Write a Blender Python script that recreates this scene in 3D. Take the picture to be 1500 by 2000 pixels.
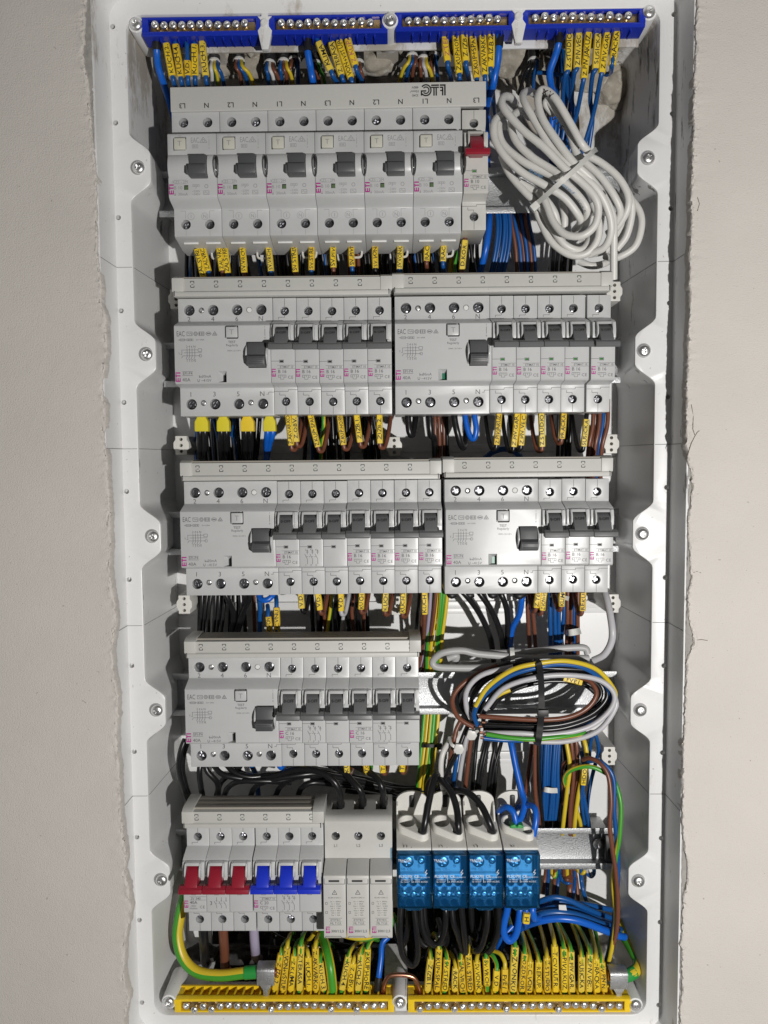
import bpy, bmesh, math, random
import numpy as np
from mathutils import Vector, Matrix
random.seed(7); rng = np.random.default_rng(7)
for o in list(bpy.data.objects): bpy.data.objects.remove(o)
S = 0.001                                   # everything below is written in millimetres
SC = bpy.context.scene
COL = SC.collection
R3 = math.radians
# ---------------------------------------------------------------- camera
# x right, z up, d = distance in front of the mounting rails (world y = -d)
CAM = (149.35, -208.67, 636.28)             # x, z, d of the lens
FPX = 1550.0                                # focal length in pixels of the 1500 x 2000 frame
ROT = np.array([[0.99991629, 0.00834554, 0.00988712],
                [-0.00766749, 0.99774117, -0.0667366],
                [-0.01042174, 0.06665521, 0.99772164]])
cd = bpy.data.cameras.new('camera'); cam = bpy.data.objects.new('camera', cd); COL.objects.link(cam)
r_, dn, fw = [Vector((ROT[i][0], ROT[i][2], -ROT[i][1])) for i in range(3)]
up, bk = -dn, -fw
M = Matrix(((r_.x, up.x, bk.x, CAM[0]*S), (r_.y, up.y, bk.y, -CAM[2]*S), (r_.z, up.z, bk.z, CAM[1]*S), (0, 0, 0, 1)))
cam.matrix_world = M
cd.sensor_fit = 'VERTICAL'; cd.sensor_height = 24.0; cd.sensor_width = 18.0
cd.lens = FPX/2000*24.0
cd.clip_start = 0.01; cd.clip_end = 20
SC.camera = cam
SC.render.resolution_x, SC.render.resolution_y = 768, 1024
# ---------------------------------------------------------------- light
w = bpy.data.worlds.new('World'); SC.world = w; w.use_nodes = True
w.node_tree.nodes['Background'].inputs[0].default_value = (1.0, 0.975, 0.94, 1)
w.node_tree.nodes['Background'].inputs[1].default_value = 0.058
def lamp(name, x, d, z, power, radius, col):
    l = bpy.data.lights.new(name, 'POINT'); l.energy = power; l.shadow_soft_size = radius*S; l.color = col
    o = bpy.data.objects.new(name, l); o.location = (x*S, -d*S, z*S); COL.objects.link(o); return o
lamp('hand_torch', 445, 900, -392, 29.5, 8, (1.0, 0.975, 0.94))
vs = SC.view_settings
vs.view_transform = 'Standard'; vs.look = 'None'; vs.gamma = 1; vs.exposure = 0; vs.use_curve_mapping = False
SC.render.engine = 'CYCLES'
SC.cycles.max_bounces = 8; SC.cycles.transparent_max_bounces = 16
# ---------------------------------------------------------------- helpers
def at(px, py, d):
    """point (x, d, z) in mm at distance d whose place in the 1500 x 2000 frame is px, py"""
    v = ROT.T @ np.array([(px-750)/FPX, (py-1000)/FPX, 1.0]); t = (CAM[2]-d)/v[2]
    return (CAM[0]+v[0]*t, d, CAM[1]-v[1]*t)
def empty(name, x=0, d=0, z=0, parent=None):
    o = bpy.data.objects.new(name, None); o.location = (x*S, -d*S, z*S); o.empty_display_size = 0.01
    COL.objects.link(o); o.parent = parent; return o
def tag(o, label=None, cat=None, group=None, kind=None):
    if label: o['label'] = label
    if cat: o['category'] = cat
    if group: o['group'] = group
    if kind: o['kind'] = kind
    return o
def inst(name, me, parent=None, x=0, d=0, z=0, rot=None):
    o = bpy.data.objects.new(name, me); o.location = (x*S, -d*S, z*S)
    if rot: o.rotation_euler = rot
    COL.objects.link(o); o.parent = parent; return o
class MB:
    def __init__(s): s.v = []; s.f = []; s.m = []
    def add(s, vs, fs, mi=0):
        n = len(s.v); s.v.extend(vs); s.f.extend([tuple(i+n for i in f) for f in fs]); s.m.extend([mi]*len(fs)); return s
    def box(s, x0, x1, d0, d1, z0, z1, mi=0):
        return s.add([(x, d, z) for x in (x0, x1) for d in (d0, d1) for z in (z0, z1)],
              [(0, 1, 3, 2), (4, 6, 7, 5), (0, 4, 5, 1), (2, 3, 7, 6), (0, 2, 6, 4), (1, 5, 7, 3)], mi)
    def prism_x(s, prof, x0, x1, mi=0):       # prof: (d, z)
        n = len(prof)
        return s.add([(x0, d, z) for d, z in prof]+[(x1, d, z) for d, z in prof],
              [tuple(range(n))[::-1], tuple(range(n, 2*n))]+[(i, (i+1) % n, n+(i+1) % n, n+i) for i in range(n)], mi)
    def prism_d(s, out, d0, d1, mi=0):        # out: (x, z)
        n = len(out)
        return s.add([(x, d0, z) for x, z in out]+[(x, d1, z) for x, z in out],
              [tuple(range(n))[::-1], tuple(range(n, 2*n))]+[(i, (i+1) % n, n+(i+1) % n, n+i) for i in range(n)], mi)
    def cyl(s, c, axis, r0, r1, L, n=16, mi=0, cap=True):
        a = Vector(axis).normalized(); u = a.orthogonal().normalized(); w_ = a.cross(u); c = Vector(c)
        vs = []
        for k, r in ((0, r0), (L, r1)):
            for i in range(n):
                t = 2*math.pi*i/n; vs.append(tuple(c+a*k+(u*math.cos(t)+w_*math.sin(t))*r))
        fs = [(i, (i+1) % n, n+(i+1) % n, n+i) for i in range(n)]
        if cap: fs += [tuple(range(n))[::-1], tuple(range(n, 2*n))]
        return s.add(vs, fs, mi)
    def lathe(s, prof, c=(0, 0, 0), n=16, mi=0):   # prof: (radius, d) around the d axis
        vs = []; fs = []
        for r, d in prof:
            for i in range(n):
                t = 2*math.pi*i/n; vs.append((c[0]+r*math.cos(t), c[1]+d, c[2]+r*math.sin(t)))
        for k in range(len(prof)-1):
            for i in range(n): fs.append((k*n+i, k*n+(i+1) % n, (k+1)*n+(i+1) % n, (k+1)*n+i))
        fs.append(tuple(range((len(prof)-1)*n, len(prof)*n)))
        return s.add(vs, fs, mi)
    def tube(s, pts, r, n=8, mi=0, green=None, twist=0.0, off=0.0, r2=None):
        P = [Vector(p) for p in pts]; vs = []; fs = []; ms = []
        t0 = (P[1]-P[0]).normalized(); u = t0.orthogonal().normalized()
        for i, p in enumerate(P):
            t = (P[min(i+1, len(P)-1)]-P[max(i-1, 0)]).normalized()
            u = (u-t*u.dot(t)).normalized(); b = t.cross(u)
            rr = r if r2 is None else r+(r2-r)*i/(len(P)-1)
            for k in range(n):
                a = 2*math.pi*k/n+twist*i+off; vs.append(tuple(p+(u*math.cos(a)+b*math.sin(a))*rr))
        for i in range(len(P)-1):
            for k in range(n):
                fs.append((i*n+k, i*n+(k+1) % n, (i+1)*n+(k+1) % n, (i+1)*n+k))
                ms.append(1 if green and k in green else mi)
        e = len(P)-1
        fs += [tuple(range(n))[::-1], tuple(range(e*n, e*n+n))]; ms += [mi, mi]
        q = len(s.v); s.v.extend(vs); s.f.extend([tuple(j+q for j in f) for f in fs]); s.m.extend(ms); return s
    def bm(s):
        b = bmesh.new(); V = [b.verts.new((x, -d, z)) for x, d, z in s.v]
        for f, m in zip(s.f, s.m):
            try: fc = b.faces.new([V[i] for i in f]); fc.material_index = m
            except ValueError: pass
        bmesh.ops.recalc_face_normals(b, faces=b.faces); return b
    def mesh(s, name, mats, bevel=0, seg=2, ang=40, smooth=35, cut=None):
        b = s.bm()
        if bevel:
            es = [e for e in b.edges if len(e.link_faces) == 2 and e.calc_face_angle(0) > R3(ang)]
            bmesh.ops.bevel(b, geom=es, offset=bevel, segments=seg, affect='EDGES', profile=0.6, clamp_overlap=True)
        me = bpy.data.meshes.new(name)
        if cut is not None:
            b.to_mesh(me); b.free(); me = boolean(me, cut)
            me.name = name; me.transform(Matrix.Scale(S, 4))
        else:
            bmesh.ops.scale(b, vec=(S, S, S), verts=b.verts); b.to_mesh(me); b.free()
        finish(me, mats, smooth); return me
def finish(me, mats, smooth=35):
    if len(me.materials): me.materials.clear()
    for m in (mats if isinstance(mats, (list, tuple)) else [mats]): me.materials.append(MT[m] if isinstance(m, str) else m)
    if smooth:
        me.polygons.foreach_set('use_smooth', [True]*len(me.polygons)); me.set_sharp_from_angle(angle=R3(smooth))
def boolean(me, cutter):
    cb = cutter.bm(); cm = bpy.data.meshes.new('c'); cb.to_mesh(cm); cb.free()
    a = bpy.data.objects.new('a', me); c = bpy.data.objects.new('c', cm)
    COL.objects.link(a); COL.objects.link(c)
    md = a.modifiers.new('b', 'BOOLEAN'); md.operation = 'DIFFERENCE'; md.object = c; md.solver = 'EXACT'
    dg = bpy.context.evaluated_depsgraph_get(); out = bpy.data.meshes.new_from_object(a.evaluated_get(dg))
    bpy.data.objects.remove(a); bpy.data.objects.remove(c); bpy.data.meshes.remove(me); bpy.data.meshes.remove(cm)
    return out
def spline(P, per=7):
    P = [np.array(p, float) for p in P]
    if len(P) == 2: return [tuple(P[0]+(P[1]-P[0])*t) for t in np.linspace(0, 1, 4)]
    Q = [2*P[0]-P[1]]+P+[2*P[-1]-P[-2]]; out = []
    for i in range(1, len(Q)-2):
        a, b, c, e = Q[i-1:i+3]
        for k in range(per):
            t = k/per; out.append(tuple(0.5*((2*b)+(c-a)*t+(2*a-5*b+4*c-e)*t*t+(3*b-a-3*c+e)*t**3)))
    out.append(tuple(P[-1])); return out
# ---------------------------------------------------------------- materials
MT = {}
def mat(name, col, rough=0.45, metal=0.0, var=0.08, nscale=900, bump=0.0, bscale=2500, spec=0.5, col2=None, c2scale=60, c2lo=0.5, c2hi=0.62, coat=0, dust=0):
    m = bpy.data.materials.new(name); m.use_nodes = True; N = m.node_tree.nodes; L = m.node_tree.links
    p = N['Principled BSDF']; p.inputs['Roughness'].default_value = rough; p.inputs['Metallic'].default_value = metal
    p.inputs['Specular IOR Level'].default_value = spec
    if coat: p.inputs['Coat Weight'].default_value = coat
    tc = N.new('ShaderNodeTexCoord'); no = N.new('ShaderNodeTexNoise'); no.inputs['Scale'].default_value = nscale; no.inputs['Detail'].default_value = 4
    L.new(tc.outputs['Object'], no.inputs['Vector'])
    mx = N.new('ShaderNodeMix'); mx.data_type = 'RGBA'
    mx.inputs[6].default_value = (*[c*(1-var) for c in col], 1); mx.inputs[7].default_value = (*[min(1, c*(1+var)) for c in col], 1)
    L.new(no.outputs['Fac'], mx.inputs[0]); out = mx.outputs[2]
    if col2:
        n2 = N.new('ShaderNodeTexNoise'); n2.inputs['Scale'].default_value = c2scale; n2.inputs['Detail'].default_value = 8; n2.inputs['Roughness'].default_value = 0.7
        L.new(tc.outputs['Object'], n2.inputs['Vector'])
        mr = N.new('ShaderNodeMapRange'); mr.inputs[1].default_value = c2lo; mr.inputs[2].default_value = c2hi; L.new(n2.outputs['Fac'], mr.inputs[0])
        m2 = N.new('ShaderNodeMix'); m2.data_type = 'RGBA'; L.new(mr.outputs[0], m2.inputs[0]); L.new(out, m2.inputs[6]); m2.inputs[7].default_value = (*col2, 1); out = m2.outputs[2]
    L.new(out, p.inputs['Base Color'])
    if bump:
        nb = N.new('ShaderNodeTexNoise'); nb.inputs['Scale'].default_value = bscale; nb.inputs['Detail'].default_value = 6
        L.new(tc.outputs['Object'], nb.inputs['Vector'])
        bp = N.new('ShaderNodeBump'); bp.inputs['Strength'].default_value = bump; bp.inputs['Distance'].default_value = 0.0004
        L.new(nb.outputs['Fac'], bp.inputs['Height']); L.new(bp.outputs[0], p.inputs['Normal'])
    MT[name] = m; return m
mat('device_grey', (0.525, 0.532, 0.535), 0.34, var=0.05, nscale=90, bump=0.06, bscale=6000)
mat('device_cream', (0.56, 0.555, 0.53), 0.42, var=0.03, nscale=300, bump=0.06, bscale=6000)
mat('busbar_cream', (0.55, 0.548, 0.52), 0.45, var=0.04, nscale=200, bump=0.05, bscale=5000, col2=(0.35, 0.34, 0.30), c2scale=150, c2lo=0.66, c2hi=0.72)
mat('busbar_top_shade', (0.34, 0.315, 0.275), 0.55)  # shade of the weakly lit bar top, put into the colour
mat('case_white', (0.74, 0.745, 0.745), 0.33, var=0.02, nscale=80, bump=0.04, bscale=800)
mat('clip_white', (0.68, 0.67, 0.63), 0.45)
mat('dark_grey', (0.135, 0.138, 0.142), 0.4, var=0.1, bump=0.08, bscale=5000)
mat('charcoal', (0.085, 0.088, 0.092), 0.4, var=0.1, bump=0.08, bscale=5000)
mat('black_hole', (0.012, 0.012, 0.013), 0.6)
mat('red', (0.29, 0.012, 0.03), 0.38); mat('blue_toggle', (0.012, 0.035, 0.55), 0.35)
mat('bar_blue', (0.008, 0.03, 0.42), 0.32, var=0.1, bump=0.05, bscale=1500)
mat('bar_yellow', (0.84, 0.57, 0.016), 0.35, var=0.1, nscale=200, bump=0.05, bscale=1500)
mat('zinc', (0.78, 0.78, 0.78), 0.36, 1, var=0.12, nscale=1500)
mat('dark_screw', (0.30, 0.30, 0.32), 0.28, 1, var=0.2, nscale=1500)
mat('brass', (0.55, 0.40, 0.20), 0.35, 1)
mat('copper', (0.62, 0.30, 0.20), 0.3, 1, var=0.15, nscale=500)
mat('rubber_black', (0.012, 0.012, 0.013), 0.45, bump=0.1, bscale=2500)
mat('w_black', (0.011, 0.011, 0.012), 0.30, var=0.3, nscale=300)
mat('w_blue', (0.008, 0.085, 0.30), 0.33, var=0.08)
mat('w_blue_thick', (0.006, 0.115, 0.56), 0.33, var=0.06)
mat('w_brown', (0.17, 0.060, 0.034), 0.36, var=0.12)
mat('w_grey', (0.50, 0.495, 0.52), 0.36, var=0.05)
mat('w_violet', (0.36, 0.32, 0.44), 0.36, var=0.05)
mat('w_white', (0.66, 0.652, 0.625), 0.40, var=0.05, nscale=200, bump=0.05, bscale=900)
mat('w_greycable', (0.42, 0.42, 0.42), 0.42, var=0.05)
mat('w_yellow', (0.66, 0.49, 0.03), 0.36, var=0.08); mat('w_green', (0.06, 0.32, 0.03), 0.36, var=0.08)
mat('sleeve_yellow', (0.80, 0.57, 0.03), 0.42, var=0.06, nscale=400, bump=0.05, bscale=1500)
mat('sleeve_pale', (0.76, 0.57, 0.07), 0.45, var=0.08, nscale=300, bump=0.05, bscale=1500, col2=(0.42, 0.28, 0.05), c2scale=260, c2lo=0.60, c2hi=0.72); mat('sleeve_worn', (0.74, 0.50, 0.025), 0.5, var=0.1, nscale=300, bump=0.08, bscale=1500, col2=(0.30, 0.20, 0.05), c2scale=180, c2lo=0.56, c2hi=0.7)
mat('boot_yellow', (0.70, 0.60, 0.03), 0.42, var=0.05); mat('green_plastic', (0.02, 0.28, 0.05), 0.4)
mat('ink', (0.012, 0.011, 0.012), 0.6); mat('print_grey', (0.11, 0.11, 0.115), 0.6); mat('print_faint', (0.29, 0.29, 0.295), 0.6)
mat('magenta', (0.42, 0.012, 0.24), 0.5); mat('faded_ink', (0.45, 0.16, 0.10), 0.6); mat('print_white', (0.75, 0.80, 0.85), 0.5); mat('print_blue', (0.10, 0.25, 0.45), 0.6)
mat('mark_dark', (0.05, 0.05, 0.05), 0.6); mat('tie_white', (0.66, 0.66, 0.63), 0.35); mat('window_green', (0.03, 0.20, 0.03), 0.3)
mat('test_cream', (0.58, 0.57, 0.50), 0.42); mat('paper_white', (0.72, 0.72, 0.70), 0.6)
mat('sheath', (0.03, 0.03, 0.032), 0.5, col2=(0.30, 0.29, 0.27), c2scale=250, c2lo=0.56, c2hi=0.75, bump=0.3, bscale=900)
mat('mortar', (0.36, 0.325, 0.27), 0.95, var=0.3, nscale=250, bump=0.9, bscale=700, col2=(0.55, 0.53, 0.48), c2scale=90)
mat('opening_shade', (0.03, 0.028, 0.026), 0.9, var=0.4, nscale=200, bump=0.7, bscale=600, col2=(0.12, 0.11, 0.10), c2scale=120, c2lo=0.55, c2hi=0.7)  # near-black tone paints the shade inside the lower openings
mat('grey_mortar', (0.34, 0.325, 0.305), 0.95, var=0.25, nscale=350, bump=0.8, bscale=700)
def plaster():
    m = mat('plaster', (0.635, 0.60, 0.562), 0.92, var=0.06, nscale=20, spec=0.2); N = m.node_tree.nodes; L = m.node_tree.links; p = N['Principled BSDF']
    tc = N['Texture Coordinate']
    a = N.new('ShaderNodeTexNoise'); a.inputs['Scale'].default_value = 1000; a.inputs['Detail'].default_value = 9; a.inputs['Roughness'].default_value = 0.62
    b = N.new('ShaderNodeTexVoronoi'); b.inputs['Scale'].default_value = 420
    c = N.new('ShaderNodeTexNoise'); c.inputs['Scale'].default_value = 110; c.inputs['Detail'].default_value = 5
    for n in (a, b, c): L.new(tc.outputs['Object'], n.inputs['Vector'])
    mr = N.new('ShaderNodeMapRange'); mr.inputs[1].default_value = 0.0; mr.inputs[2].default_value = 0.20; mr.inputs[3].default_value = 0.0; L.new(b.outputs['Distance'], mr.inputs[0])
    ad = N.new('ShaderNodeMath'); ad.operation = 'MULTIPLY_ADD'; ad.inputs[1].default_value = 0.30; L.new(mr.outputs[0], ad.inputs[0]); L.new(a.outputs['Fac'], ad.inputs[2])
    a2 = N.new('ShaderNodeMath'); a2.operation = 'MULTIPLY_ADD'; a2.inputs[1].default_value = 0.5; L.new(c.outputs['Fac'], a2.inputs[0]); L.new(ad.outputs[0], a2.inputs[2])
    base = p.inputs['Base Color'].links[0].from_socket
    k = N.new('ShaderNodeTexNoise'); k.inputs['Scale'].default_value = 260; k.inputs['Detail'].default_value = 2; L.new(tc.outputs['Object'], k.inputs['Vector'])
    kr = N.new('ShaderNodeMapRange'); kr.inputs[1].default_value = 0.75; kr.inputs[2].default_value = 0.78; kr.inputs[4].default_value = 0.5; L.new(k.outputs['Fac'], kr.inputs[0])
    km = N.new('ShaderNodeMix'); km.data_type = 'RGBA'; L.new(kr.outputs[0], km.inputs[0]); L.new(base, km.inputs[6]); km.inputs[7].default_value = (0.22, 0.19, 0.16, 1); L.new(km.outputs[2], p.inputs['Base Color'])
    bp = N.new('ShaderNodeBump'); bp.inputs['Strength'].default_value = 0.75; bp.inputs['Distance'].default_value = 0.0008
    L.new(a2.outputs[0], bp.inputs['Height']); L.new(bp.outputs[0], p.inputs['Normal'])
plaster()
def galvanised():
    m = mat('galvanised', (0.52, 0.53, 0.54), 0.3, 1, var=0.05); N = m.node_tree.nodes; L = m.node_tree.links; p = N['Principled BSDF']; tc = N['Texture Coordinate']
    b = N.new('ShaderNodeTexNoise'); b.inputs['Scale'].default_value = 1100; b.inputs['Detail'].default_value = 3; L.new(tc.outputs['Object'], b.inputs['Vector'])
    bp = N.new('ShaderNodeBump'); bp.inputs['Strength'].default_value = 0.5; bp.inputs['Distance'].default_value = 0.0005; L.new(b.outputs['Fac'], bp.inputs['Height']); L.new(bp.outputs[0], p.inputs['Normal'])
    mr = N.new('ShaderNodeMapRange'); mr.inputs[1].default_value = 0.35; mr.inputs[2].default_value = 0.65; mr.inputs[3].default_value = 0.38; mr.inputs[4].default_value = 0.65; L.new(b.outputs['Fac'], mr.inputs[0]); L.new(mr.outputs[0], p.inputs['Roughness'])
galvanised()
def case_dirty():
    # white moulded case, mortar smears and scuffs kept to the upper end of the box
    m = mat('case', (0.75, 0.752, 0.75), 0.33, var=0.02, nscale=80, bump=0.03, bscale=800); N = m.node_tree.nodes; L = m.node_tree.links; p = N['Principled BSDF']; tc = N['Texture Coordinate']
    base = p.inputs['Base Color'].links[0].from_socket
    n = N.new('ShaderNodeTexNoise'); n.inputs['Scale'].default_value = 22; n.inputs['Detail'].default_value = 9; n.inputs['Roughness'].default_value = 0.72
    mp = N.new('ShaderNodeMapping'); mp.inputs['Scale'].default_value = (1, 1, 0.45); L.new(tc.outputs['Object'], mp.inputs[0]); L.new(mp.outputs[0], n.inputs['Vector'])
    sp = N.new('ShaderNodeSeparateXYZ'); L.new(tc.outputs['Object'], sp.inputs[0])
    hi = N.new('ShaderNodeMapRange'); hi.inputs[1].default_value = -0.06; hi.inputs[2].default_value = 0.09; hi.inputs[3].default_value = 0.0; hi.inputs[4].default_value = 0.23; L.new(sp.outputs['Z'], hi.inputs[0])
    lo = N.new('ShaderNodeMapRange'); lo.inputs[1].default_value = -0.655; lo.inputs[2].default_value = -0.60; lo.inputs[3].default_value = 0.11; lo.inputs[4].default_value = 0.0; L.new(sp.outputs['Z'], lo.inputs[0])
    inn = N.new('ShaderNodeMapRange'); inn.inputs[1].default_value = -0.043; inn.inputs[2].default_value = -0.033; inn.inputs[3].default_value = 0.25; inn.inputs[4].default_value = 1.0; L.new(sp.outputs['Y'], inn.inputs[0])
    s1 = N.new('ShaderNodeMath'); s1.operation = 'ADD'; L.new(hi.outputs[0], s1.inputs[0]); L.new(lo.outputs[0], s1.inputs[1])
    s3 = N.new('ShaderNodeMath'); s3.operation = 'MULTIPLY'; L.new(s1.outputs[0], s3.inputs[0]); L.new(inn.outputs[0], s3.inputs[1])
    s2 = N.new('ShaderNodeMath'); s2.operation = 'ADD'; L.new(n.outputs['Fac'], s2.inputs[0]); L.new(s3.outputs[0], s2.inputs[1])
    mr = N.new('ShaderNodeMapRange'); mr.inputs[1].default_value = 0.64; mr.inputs[2].default_value = 0.73; mr.inputs[4].default_value = 0.8; L.new(s2.outputs[0], mr.inputs[0])
    mx = N.new('ShaderNodeMix'); mx.data_type = 'RGBA'; L.new(mr.outputs[0], mx.inputs[0]); L.new(base, mx.inputs[6]); mx.inputs[7].default_value = (0.34, 0.30, 0.24, 1)
    # black scuffs dragged along the right-hand outer edge and upper right wall
    n4 = N.new('ShaderNodeTexNoise'); n4.inputs['Scale'].default_value = 130; n4.inputs['Detail'].default_value = 6; n4.inputs['Roughness'].default_value = 0.65
    m4 = N.new('ShaderNodeMapping'); m4.inputs['Scale'].default_value = (1, 0.6, 0.16); L.new(tc.outputs['Object'], m4.inputs[0]); L.new(m4.outputs[0], n4.inputs['Vector'])
    rx = N.new('ShaderNodeMapRange'); rx.inputs[1].default_value = 0.325; rx.inputs[2].default_value = 0.332; rx.inputs[4].default_value = 0.095; L.new(sp.outputs['X'], rx.inputs[0])
    rz = N.new('ShaderNodeMapRange'); rz.inputs[1].default_value = -0.30; rz.inputs[2].default_value = 0.02; L.new(sp.outputs['Z'], rz.inputs[0])
    mu = N.new('ShaderNodeMath'); mu.operation = 'MULTIPLY'; L.new(rx.outputs[0], mu.inputs[0]); L.new(rz.outputs[0], mu.inputs[1])
    # the flat flange itself stays clean: mask a thin band of depth around it
    fy = N.new('ShaderNodeMath'); fy.operation = 'COMPARE'; fy.inputs[1].default_value = -0.042; fy.inputs[2].default_value = 0.0012; L.new(sp.outputs['Y'], fy.inputs[0])
    fz = N.new('ShaderNodeMath'); fz.operation = 'MULTIPLY_ADD'; fz.inputs[1].default_value = -0.25; L.new(fy.outputs[0], fz.inputs[0]); L.new(mu.outputs[0], fz.inputs[2]); mu = fz
    sm = N.new('ShaderNodeMath'); sm.operation = 'ADD'; L.new(n4.outputs['Fac'], sm.inputs[0]); L.new(mu.outputs[0], sm.inputs[1])
    r4 = N.new('ShaderNodeMapRange'); r4.inputs[1].default_value = 0.67; r4.inputs[2].default_value = 0.72; r4.inputs[4].default_value = 0.85; L.new(sm.outputs[0], r4.inputs[0])
    mx4 = N.new('ShaderNodeMix'); mx4.data_type = 'RGBA'; L.new(r4.outputs[0], mx4.inputs[0]); L.new(mx.outputs[2], mx4.inputs[6]); mx4.inputs[7].default_value = (0.07, 0.065, 0.06, 1)
    n5 = N.new('ShaderNodeTexNoise'); n5.inputs['Scale'].default_value = 330; n5.inputs['Detail'].default_value = 3; L.new(tc.outputs['Object'], n5.inputs['Vector'])
    r5 = N.new('ShaderNodeMapRange'); r5.inputs[1].default_value = 0.70; r5.inputs[2].default_value = 0.76; r5.inputs[4].default_value = 0.6; L.new(n5.outputs['Fac'], r5.inputs[0])
    mx5 = N.new('ShaderNodeMix'); mx5.data_type = 'RGBA'; L.new(r5.outputs[0], mx5.inputs[0]); L.new(mx4.outputs[2], mx5.inputs[6]); mx5.inputs[7].default_value = (0.36, 0.33, 0.29, 1)
    L.new(mx5.outputs[2], p.inputs['Base Color'])
    rr = N.new('ShaderNodeMapRange'); rr.inputs[3].default_value = 0.33; rr.inputs[4].default_value = 0.85; L.new(mr.outputs[0], rr.inputs[0]); L.new(rr.outputs[0], p.inputs['Roughness'])
case_dirty()
def blue_clear():
    m = bpy.data.materials.new('blue_clear'); m.use_nodes = True; N = m.node_tree.nodes; L = m.node_tree.links; N.remove(N['Principled BSDF'])
    t = N.new('ShaderNodeBsdfTransparent'); t.inputs[0].default_value = (0.58, 0.835, 1.0, 1)
    g = N.new('ShaderNodeBsdfGlossy'); g.inputs['Roughness'].default_value = 0.12; g.inputs[0].default_value = (0.8, 0.92, 1, 1)
    df = N.new('ShaderNodeBsdfDiffuse'); df.inputs[0].default_value = (0.002, 0.30, 0.72, 1)
    fr = N.new('ShaderNodeFresnel'); fr.inputs[0].default_value = 1.5
    m0 = N.new('ShaderNodeMixShader'); m0.inputs[0].default_value = 0.06; L.new(t.outputs[0], m0.inputs[1]); L.new(df.outputs[0], m0.inputs[2])
    mx = N.new('ShaderNodeMixShader'); L.new(fr.outputs[0], mx.inputs[0]); L.new(m0.outputs[0], mx.inputs[1]); L.new(g.outputs[0], mx.inputs[2])
    L.new(mx.outputs[0], N['Material Output'].inputs[0]); MT['blue_clear'] = m
blue_clear()
def clear_plastic():
    m = bpy.data.materials.new('clear_plastic'); m.use_nodes = True; N = m.node_tree.nodes; L = m.node_tree.links; N.remove(N['Principled BSDF'])
    t = N.new('ShaderNodeBsdfTransparent'); t.inputs[0].default_value = (0.82, 0.83, 0.83, 1)
    g = N.new('ShaderNodeBsdfGlossy'); g.inputs['Roughness'].default_value = 0.1
    fr = N.new('ShaderNodeFresnel'); fr.inputs[0].default_value = 1.6
    mx = N.new('ShaderNodeMixShader'); L.new(fr.outputs[0], mx.inputs[0]); L.new(t.outputs[0], mx.inputs[1]); L.new(g.outputs[0], mx.inputs[2])
    L.new(mx.outputs[0], N['Material Output'].inputs[0]); MT['clear_plastic'] = m
clear_plastic()
# ---------------------------------------------------------------- lettering
CH = {}
_tc = bpy.data.curves.new('t', 'FONT'); _tc.resolution_u = 2; _to = bpy.data.objects.new('t', _tc); COL.objects.link(_to)
def _ext(s):
    _tc.body = s; bpy.context.view_layer.update(); me = _to.to_mesh(); n = len(me.vertices)
    co = np.empty(n*3); me.vertices.foreach_get('co', co); co = co.reshape(-1, 3)
    fs = [tuple(p.vertices) for p in me.polygons]; _to.to_mesh_clear(); return co, fs
def glyph(c, bold):
    k = (c, bold)
    if k not in CH:
        _tc.offset = 0
        w2 = _ext('HH')[0][:, 0].max(); w3 = _ext('H'+c+'H')[0][:, 0].max()
        _tc.offset = bold
        co, fs = _ext(c) if c != ' ' else (np.zeros((0, 3)), [])
        CH[k] = (co[:, :2].copy(), fs, w3-w2)
    return CH[k]
_tc.offset = 0; CAPH = _ext('H')[0][:, 1].max()
def text_geo(items, hand=False):
    """items: (text, x, z, cap height, rotation deg, anchor l/c/r, bold) -> verts, faces in the x, z plane"""
    V = []; F = []
    for it in items:
        s, x, z, h, rot = it[:5]; anc = it[5] if len(it) > 5 else 'c'; bold = it[6] if len(it) > 6 else 0.0
        k = h/CAPH; sx = it[7] if len(it) > 7 else 1.0
        gl = [glyph(c, bold) for c in s]; W = sum(g[2] for g in gl)*sx
        pen = {'l': 0, 'c': -W/2, 'r': -W}[anc]; a = R3(rot); ca, sa = math.cos(a), math.sin(a)
        for co, fs, adv in gl:
            if len(co):
                q = co*[sx, 1.0]; 
                if hand:
                    t = random.uniform(-0.13, 0.13); kk = random.uniform(0.88, 1.1); sh = random.uniform(-0.1, 0.12)
                    q = q*kk; q = np.c_[q[:, 0]*math.cos(t)-q[:, 1]*math.sin(t)+sh*q[:, 1], q[:, 0]*math.sin(t)+q[:, 1]*math.cos(t)+random.uniform(-0.05, 0.05)]
                q = q+[pen, -CAPH/2]; q = q*k
                n = len(V); V += [(x+u*ca-v*sa, z+u*sa+v*ca) for u, v in q]; F += [tuple(i+n for i in f) for f in fs]
            pen += adv*sx
    return V, F
def flat_mesh(name, V, F, m):
    me = bpy.data.meshes.new(name); me.from_pydata([(x*S, 0, z*S) for x, z in V], [], [f[::1] for f in F]); finish(me, m, 0); return me
def rects(rs, V, F):
    for x0, x1, z0, z1 in rs:
        n = len(V); V += [(x0, z0), (x1, z0), (x1, z1), (x0, z1)]; F.append((n, n+1, n+2, n+3))
def line(V, F, x0, z0, x1, z1, wd=0.3):
    L = math.hypot(x1-x0, z1-z0) or 1; nx, nz = -(z1-z0)/L*wd/2, (x1-x0)/L*wd/2; n = len(V)
    V += [(x0+nx, z0+nz), (x1+nx, z1+nz), (x1-nx, z1-nz), (x0-nx, z0-nz)]; F.append((n, n+1, n+2, n+3))
def poly(V, F, pts, wd=0.3, close=False):
    q = pts+[pts[0]] if close else pts
    for a, b in zip(q, q[1:]): line(V, F, *a, *b, wd)
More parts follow.
